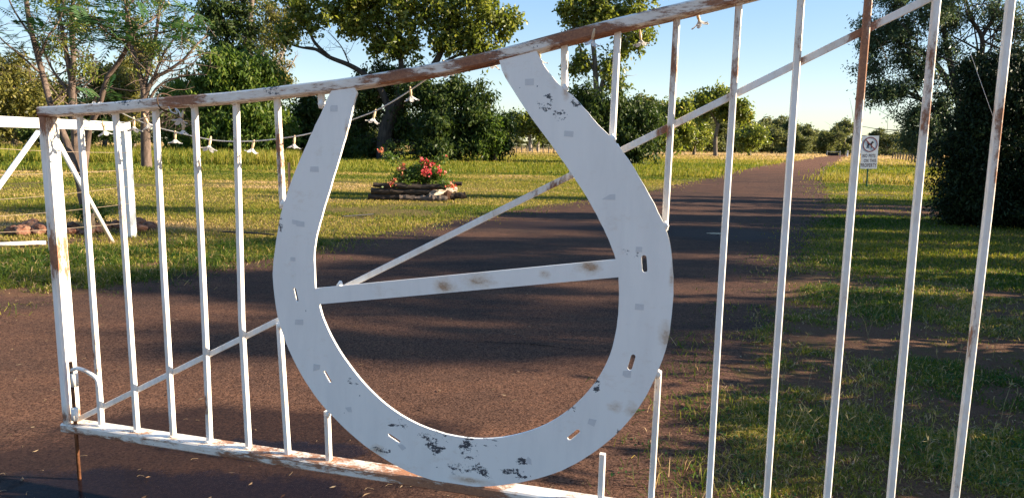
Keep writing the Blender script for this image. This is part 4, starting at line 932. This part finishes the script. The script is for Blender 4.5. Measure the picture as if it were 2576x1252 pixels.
for pa, pb in (((0, 368), (300, 384)), ((0, 432), (300, 428)), ((0, 494), (300, 470)), ((0, 536), (300, 514)), ((0, 578), (300, 563))):
    A, B = onf(*pa), onf(*pb); A = A + (A - B) * .6; mb = MB(); B.x = .0
    mb.tube([A.lerp(B, i / 12) + Vector((0, -.06, -.035 * math.sin(math.pi * i / 12))) for i in range(13)], .0028, 6); mb.build('wire', MAT_WIRE, fence, True)
# pipe lying in the grass
p = G(-60, 626); q = G(116, 619); o = empty('fallen_pipe', p, 'white painted pipe with rusty patches lying in the grass below the fence', 'pipe'); mb = MB(); mb.tube([Vector((0, 0, .05)), (q - p) + Vector((0, 0, .05))], .028, 12); mb.build('pipe', paint_mat('old_pipe_paint', .85), o, True)
# steel picket by the horseshoe
c = G(729, 515); o = empty('steel_picket', c, 'short dark steel picket standing in the lawn beside the horseshoe', 'fence post'); mb = MB()
for k in range(3):
    a = k * 2.094 + .4; mb.bar((math.cos(a) * .018, math.sin(a) * .018, -.1), (math.cos(a) * .018, math.sin(a) * .018, .98), .006, .04, (math.cos(a), math.sin(a), 0))
mb.build('shaft', plain('dark_steel', (.045, .03, .025), .7, .2, .3), o)
c = G(232, 588); o = empty('timber_stump', c, 'short weathered timber peg among the red rocks', 'peg'); mb = MB(); mb.tube([(0, 0, -.05), (.01, 0, .2), (.015, 0, .32)], [.05, .045, .04], 9, jit=.15, rng=rr); mb.build('peg', bark_mat('peg_wood', (.2, .14, .09), (.36, .27, .18)), o)
# black hose pieces in the grass
for pts, lab in ((((560, 592), (610, 594), (660, 597), (690, 600)), 'thin black hose lying in the grass left of the horseshoe'), (((1345 * .639, 552), (900, 549), (940, 546)), 'thin black hose lying in the grass inside the horseshoe')):
    mb = MB(); mb.tube(smooth_path([G(*p) + Vector((0, 0, .06)) for p in pts], 4), .012, 8); tag(mb.build('garden_hose', plain('black_hose', (.02, .02, .022), .5, .3), None, True), lab, 'hose')

# red rocks ringed round the tree
MAT_ROCK = Mat('red_rock', .9, .2); a = MAT_ROCK.noise(4, 6, .7); b = MAT_ROCK.noise(22, 6, .7)
MAT_ROCK.color(MAT_ROCK.mix(MAT_ROCK.step(a, .35, .65), (.10, .036, .022), MAT_ROCK.mix(MAT_ROCK.step(b, .35, .65), (.32, .13, .07), (.48, .29, .19)))); MAT_ROCK.bump(b, .7, .03)
def rock(px, py, rp, lab, seed, flat=.7):
    c = G(px, py); k = c.y / FPX * rp; r = random.Random(seed); bm = bmesh.new(); bmesh.ops.create_icosphere(bm, subdivisions=3, radius=1)
    from mathutils import noise as mn
    off = Vector((r.uniform(0, 50), r.uniform(0, 50), 0))
    for v_ in bm.verts:
        n1 = mn.noise(v_.co * 1.1 + off); n2 = mn.noise(v_.co * 3 + off); v_.co = v_.co * (1 + .38 * n1 + .14 * n2); v_.co.x *= k * 1.05; v_.co.y *= k * .85; v_.co.z *= k * flat
    me = bpy.data.meshes.new('rock'); bm.to_mesh(me); bm.free(); o = link_mesh('rock', me, MAT_ROCK.m); o.location = c + Vector((0, 0, k * flat * .75)); o.rotation_euler = (0, 0, r.uniform(0, 6))
    tag(o, lab, 'rock', 'red rocks round the tree base')
for i, (px, py, rp, lab) in enumerate(((32, 590, 20, 'low dark red rock at the left edge of the row'), (62, 592, 22, 'dark red rock second from the left edge'), (78, 580, 24, 'tall rounded red rock left of the gate post'), (104, 590, 24, 'broad dark red rock nearest the gate post on its left'), (166, 588, 14, 'pale red rock just right of the gate post'), (188, 592, 17, 'pinkish rock in front of the tree stem'), (182, 578, 17, 'red rock behind the pinkish rock'), (206, 592, 12, 'small dark rock beside the first thin gate bar'), (222, 590, 14, 'brown rock against the timber peg'), (250, 586, 22, 'largest dark rock right of the timber peg'), (262, 576, 18, 'reddish rock behind the foot of the stay'), (290, 574, 16, 'rough red rock left of the white fence post'), (345, 572, 20, 'rough red rock just right of the white fence post'), (352, 584, 18, 'pale orange rock low beside the white fence post'), (378, 578, 17, 'red rock at the right end of the row'))): rock(px, py, rp, lab, i)
c = gb(228, 11.3); grow_tree('small_plant', 'small bright green plant growing among the red rocks', c, [([c, c + Vector((0, 0, .3))], .01, .005)], [((c.x, c.y, .28), (.22, .22, .24), 60)], 'bright', 'brown', 9, .12, (.07, .03), .0, cat='plant', seed=95, nsub=6)

# ------------------------------------------------------------------ log planter and bougainvillea
M = Mat('charred_log', .85, .2); a = M.noise(14, 6, .7, stretch=(.25, 2, 2)); M.color(M.mix(M.step(a, .4, .7), (.018, .014, .012), (.12, .085, .06))); M.bump(a, .8, .02); LOG_D = M.m
M = Mat('pale_log', .8, .2); a = M.noise(9, 6, .7, stretch=(.3, 2, 2)); M.color(M.mix(M.step(a, .5, .62), (.50, .42, .33), (.12, .07, .045))); M.bump(a, .6, .02); LOG_P = M.m
M = Mat('grey_log', .85, .2); a = M.noise(12, 6, .7, stretch=(.25, 2, 2)); M.color(M.mix(M.step(a, .4, .65), (.05, .036, .028), (.23, .17, .13))); M.bump(a, .8, .02); LOG_G = M.m
PY = 18.3
def log(a, b, rp, mat, lab, dy=0, dy2=None, seed=1):
    A, B = D(*a, PY + dy), D(*b, PY + (dy if dy2 is None else dy2)); r = rp * PY / FPX; rr = random.Random(seed); L = (B - A).length
    o = empty('log', A, None); c = A.copy()
    bpy.data.objects.remove(o)
    X = (B - A).normalized(); q = X.to_track_quat('X', 'Z'); mb = MB(); n = 9
    pts = [(L * i / n, rr.uniform(-.012, .012), rr.uniform(-.012, .012)) for i in range(n + 1)]
    mb.tube(pts, [r * rr.uniform(.88, 1.1) for _ in range(n + 1)], 11, jit=.07, rng=rr)
    ob = mb.build('log', mat); ob.location = A; ob.rotation_mode = 'QUATERNION'; ob.rotation_quaternion = q
    tag(ob, lab, 'log', 'logs stacked round the planter')
log((939, 465), (1122, 471), 6.5, LOG_D, 'long charred log lying along the top front of the planter', -.02, seed=1)
log((960, 466), (1162, 462), 6, LOG_D, 'charred log along the back of the planter with its end sticking out right', .75, seed=2)
log((934, 480), (1082, 483), 8, LOG_D, 'dark log in the middle layer at the left of the planter', .0, seed=3)
log((927, 494), (1012, 496), 8, LOG_D, 'dark log at the bottom left corner of the planter', .02, seed=4)
log((1006, 498), (1082, 499), 8, LOG_G, 'split grey log in the middle of the bottom row', -.06, seed=5)
log((1080, 499), (1124, 500), 8.5, LOG_G, 'short grey log with a hollow end at the right of the bottom row', -.1, seed=6)
log((1076, 489), (1147, 476), 8, LOG_P, 'pale bleached log resting slantwise at the front right', -.02, .55, seed=7)
log((1124, 494), (1172, 491), 8.5, LOG_D, 'thick dark log end lying at the bottom right of the planter', .35, seed=8)
c = D(1050, 485, PY + .4); mb = MB(); mb.tube([(c.x - 1.0, c.y, .04), (c.x - .9, c.y, .12), (c.x, c.y, .16), (c.x + .8, c.y, .12), (c.x + .95, c.y, .04)], [.08, .2, .24, .2, .08], 10, jit=.1, rng=rr); tag(mb.build('garden_soil', plain('dark_soil', (.05, .025, .016), .95, .1, .3, 30, .5)), kind='structure')
BC = Vector((D(1055, 470, PY + .4).x, PY + .4, .1))
bg_ = empty('bougainvillea', BC, 'bougainvillea bush with pink and coral flowers growing out of the log planter', 'flowering bush')
rs = np.random.default_rng(17); rr = random.Random(17); kk = (PY + .4) / FPX; cl = []
mb = MB()
for (px, py, rx, ry, n, dy) in ((1055, 445, 38, 16, 80, 0), (1030, 435, 28, 15, 50, 0), (1085, 440, 32, 18, 60, 0), (1060, 425, 30, 12, 40, .1), (1020, 452, 26, 12, 40, -.2), (1100, 440, 25, 10, 30, 0), (985, 398, 12, 8, 9, 0), (972, 388, 12, 6, 8, 0), (995, 410, 8, 6, 6, 0), (1102, 405, 10, 8, 10, 0), (1114, 397, 10, 5, 8, 0), (1075, 408, 14, 6, 16, 0), (990, 455, 12, 10, 14, -.3), (1125, 462, 14, 7, 14, -.3)):
    p = np.array(D(px, py, PY + .4 + dy)); cl.append(p + rs.normal(size=(n, 3)) * np.array([rx * kk, .22, ry * kk]) * .5)
    mid = Vector((BC.x + (p[0] - BC.x) * .5, BC.y, .1 + (p[2] - .1) * .7 + .05)); mb.tube([q - BC for q in smooth_path([BC, mid, Vector(p)], 4)], [.012 * (1 - .7 * i / 8) for i in range(9)], 6)
mb.build('stems', BARK['brown'], bg_, True)
cl = np.concatenate(cl); pos = np.repeat(cl, 9, 0) + rs.normal(size=(len(cl) * 9, 3)) * .05
quads_mesh('foliage', leaf_quads(pos - np.array(BC), .075, .045, rs, .2), LEAF['bright'], bg_, np.clip(rs.normal(.42, .25, len(pos)), 0, 1))
FL = [leaf_mat('pink_bract', [(0, (.52, .03, .05)), (.5, (.68, .08, .10)), (1, (.76, .20, .20))], .5, .3), leaf_mat('coral_bract', [(0, (.52, .10, .06)), (.5, (.66, .20, .12)), (1, (.72, .36, .22))], .5, .3)]
for i, (px, py, rp, cc, dy) in enumerate(((957, 381, 7, 1, 0), (1061, 404, 6, 0, -.2), (1073, 406, 8, 0, -.2), (1087, 413, 9, 0, -.2), (1015, 414, 4, 1, 0), (1013, 421, 6, 1, -.2), (1002, 427, 4, 1, -.1), (1066, 430, 8, 0, -.3), (1079, 431, 9, 0, -.3), (1067, 438, 6, 1, -.3), (1105, 429, 9, 0, -.2), (1119, 433, 4, 1, -.1), (985, 461, 8, 1, -.5), (993, 453, 4, 1, -.4), (1135, 468, 9, 1, -.45), (1141, 474, 6, 1, -.45), (1123, 393, 4, 1, 0), (1013, 442, 3, 1, -.3), (1040, 427, 4, 1, 0))):
    p = np.array(D(px, py, PY + .4 + dy)); n = int(rp * 3.4); pos = p + rs.normal(size=(n, 3)) * rp * kk * .5
    quads_mesh('flower_cluster', leaf_quads(pos - np.array(BC), .06, .055, rs, 0), FL[cc], bg_, rs.uniform(0, 1, n))

# ------------------------------------------------------------------ signs
MAT_SIGN = plain('sign_face', (.72, .72, .72), .5, .3, .03, 5); MAT_RED = plain('faded_red', (.22, .05, .055), .6, .2, .15); MAT_INK = plain('sign_ink', (.018, .02, .03), .6, .2, .1); MAT_TXT = plain('faded_lettering', (.10, .055, .06), .6, .2, .2)
MAT_GREEN = plain('green_post', (.012, .09, .05), .5, .3, .2)
SB = G(2181, 470); sk = SB.y / FPX
sign = empty('pet_sign', SB, 'white sign on a green post saying no pets on this property', 'sign', rz=0)
def sl(px, py): p = D(px, py, SB.y) - SB; return Vector((p.x, 0, p.z))
tl, tr, br_, blc = sl(2170, 341), sl(2211, 342), sl(2206, 425), sl(2163, 424)
xa = ((br_ + blc) * .5 - (tl + tr) * .5); tilt = math.atan2(-xa.x, -xa.z) * 1
ctr = (tl + tr + br_ + blc) / 4; wd_, ht_ = ((tr - tl).length + (br_ - blc).length) / 2, xa.length
tiltm = Matrix.Rotation(math.atan2(((tl + tr) * .5 - (br_ + blc) * .5).x, ((tl + tr) * .5 - (br_ + blc) * .5).z), 4, 'Y')
panel_bm = bmesh.new(); bmesh.ops.create_cube(panel_bm, size=1)
for v_ in panel_bm.verts: v_.co = Vector((v_.co.x * wd_, v_.co.y * .012, v_.co.z * ht_))
me = bpy.data.meshes.new('sign_panel'); panel_bm.to_mesh(me); panel_bm.free()
panel = link_mesh('sign_panel', me, MAT_SIGN, sign); panel.matrix_local = Matrix.Translation(ctr) @ tiltm
pole = MB(); topc = sl(2189, 345); pole.bar((0, .03, -.2), (topc.x, .03, topc.z), .05, .04); pole.build('post', MAT_GREEN, sign)
def ring(name, cx, cz, ro, ri, mat, parent, y=-.009):
    mb = MB(); n = 48; L = []
    for i in range(n):
        a = 2 * math.pi * i / n
        for r in (ro, ri): L.append((cx + math.cos(a) * r, y, cz + math.sin(a) * r))
    L2 = [(x, y + .004, z) for x, y_, z in L for y in (y_,)]
    N = len(L); f = []
    for i in range(n):
        j = (i + 1) % n; f += [(2 * i, 2 * i + 1, 2 * j + 1, 2 * j), (2 * i, 2 * j, N + 2 * j, N + 2 * i)]
    mb.add(L + L2, f); return mb
rc = (0.0, ht_ * .235); ro = wd_ * .445
mb = ring('r', rc[0], rc[1], ro, ro * .87, None, None)
mb.build('prohibition_ring', MAT_RED, panel)
mb = MB(); q = ro * .92 * .7071; mb.bar((rc[0] - q, -.0108, rc[1] + q), (rc[0] + q, -.0108, rc[1] - q), ro * .15, .004, (0, 1, 0)); mb.build('prohibition_slash', MAT_RED, panel)
dog = [(-.40, .30), (-.34, .12), (-.25, .10), (.05, .12), (.16, .22), (.20, .34), (.27, .30), (.30, .42), (.36, .32), (.50, .22), (.48, .16), (.36, .14), (.28, .06), (.25, -.08), (.24, -.20), (.22, -.52), (.12, -.52), (.13, -.22), (.02, -.12), (-.12, -.12), (-.18, -.20), (-.14, -.34), (-.16, -.54), (-.25, -.54), (-.23, -.36), (-.30, -.30), (-.32, -.54), (-.41, -.54), (-.38, -.26), (-.34, -.04), (-.36, .06), (-.42, .20)]
bm = bmesh.new(); vs = [bm.verts.new((rc[0] + x * ro * 1.05, -.0075, rc[1] + (z + .05) * ro * 1.05)) for x, z in dog]
f = bm.faces.new(vs); f2 = bmesh.ops.extrude_face_region(bm, geom=[f])
for e in f2['geom']:
    if isinstance(e, bmesh.types.BMVert): e.co.y += .0012
bmesh.ops.recalc_face_normals(bm, faces=bm.faces); bmesh.ops.triangulate(bm, faces=bm.faces)
me = bpy.data.meshes.new('dog_symbol'); bm.to_mesh(me); bm.free(); link_mesh('dog_symbol', me, MAT_INK, panel)
def lettering(txt, x, z, w_, h_, parent, mat, y=-.0075):
    cu = bpy.data.curves.new('lettering', 'FONT'); cu.body = txt; cu.align_x = 'CENTER'; cu.size = 1; cu.extrude = .0; cu.offset = .022; cu.space_character = 1.12
    tmp = bpy.data.objects.new('tmp', cu); COL.objects.link(tmp); bpy.context.view_layer.update()
    me = bpy.data.meshes.new_from_object(tmp.evaluated_get(bpy.context.evaluated_depsgraph_get())); bpy.data.objects.remove(tmp)
    xs = [v_.co.x for v_ in me.vertices]; ys = [v_.co.y for v_ in me.vertices]
    x0, x1, y0, y1 = min(xs), max(xs), min(ys), max(ys)
    for v_ in me.vertices: v_.co = Vector((x + ((v_.co.x - x0) / (x1 - x0) - .5) * w_, y, z + ((v_.co.y - y0) / (y1 - y0) - .5) * h_))
    me.materials.clear(); return link_mesh('lettering', me, mat, parent)
lettering('NO PETS', -.02 * wd_, -ht_ * .105, wd_ * .76, ht_ * .105, panel, MAT_TXT)
lettering('ON THIS', .06 * wd_, -ht_ * .255, wd_ * .74, ht_ * .105, panel, MAT_TXT)
lettering('PROPERTY', .0, -ht_ * .395, wd_ * .94, ht_ * .115, panel, MAT_TXT)
# the second sign, half hidden behind it
c = gb(2177, 58); o = empty('road_sign', c, 'white road sign with a red ring half hidden behind the no pets sign', 'sign'); k = 58 / FPX
q = D(2177, 374, 58) - c; mb = MB(); mb.box((q.x, 0, q.z), 26 * k, .02, 24 * k); pn = mb.build('sign_panel', MAT_SIGN, o)
mb = ring('r', q.x, q.z, 10.5 * k, 8.6 * k, None, None, -.016); mb.build('speed_ring', plain('sign_red', (.4, .04, .04), .5, .3), pn)
mb = MB(); mb.tube([(q.x, .05, -.1), (q.x, .05, q.z + .2)], .03, 8); mb.build('post', plain('steel_post', (.3, .3, .3), .4, .5), o)
c = gb(2131, 150); o = empty('guide_post', c, 'thin white guide post at the far end of the road', 'post'); mb = MB(); mb.bar((0, 0, 0), (0, 0, 1.3), .3, .1); mb.build('shaft', MAT_SIGN, o); mb = MB(); mb.box((0, -.06, 1.0), .2, .02, .16); mb.build('reflector', MAT_RED, o)
# low white frame far along the road
c = gb(2092, 165); k = 165 / FPX; o = empty('ramp_frame', c, 'low white railed frame over a dark base beside the far road', 'frame')
mb = MB(); mb.box((0, 0, .4), 24 * k, 1.4, .6); mb.build('dark_base', plain('dark_base', (.015, .016, .014), .8, .2), o)
MAT_DULL = plain('dull_white', (.32, .31, .29), .7, .2)
mb = MB(); mb.bar((-15 * k, -.75, .95), (15 * k, -.75, .95), .12, .12); mb.build('rail', MAT_DULL, o)
for sx_ in (-16, 16): mb = MB(); mb.bar((sx_ * k, -.75, 0), (sx_ * k, -.75, 1.2), .16, .16); mb.build('post', MAT_DULL, o)
# timber posts of the far fences
MAT_TIM = bark_mat('grey_timber', (.08, .06, .045), (.2, .16, .12))
def far_post(px, Y, h, lab, grp):
    c = gb(px, Y); mb = MB(); mb.tube([(0, 0, -.1), (rr.uniform(-.03, .03), 0, h * .5), (rr.uniform(-.05, .05), 0, h)], [.10, .09, .08], 7); o = mb.build('fence_post', MAT_TIM); o.location = c; tag(o, lab, 'fence post', grp)
for i in range(11): far_post(1285 + i * 13.5, 118 - i * .5, 1.25, 'small grey timber post of the distant paddock fence left of the horseshoe arm', 'posts of the distant paddock fence')
for i in range(16): far_post(2245 + i * 6.2 + i * i * .12, 120 - i * 4.2, 1.2, 'small grey timber post of the distant fence behind the no pets sign', 'posts of the distant roadside fence')
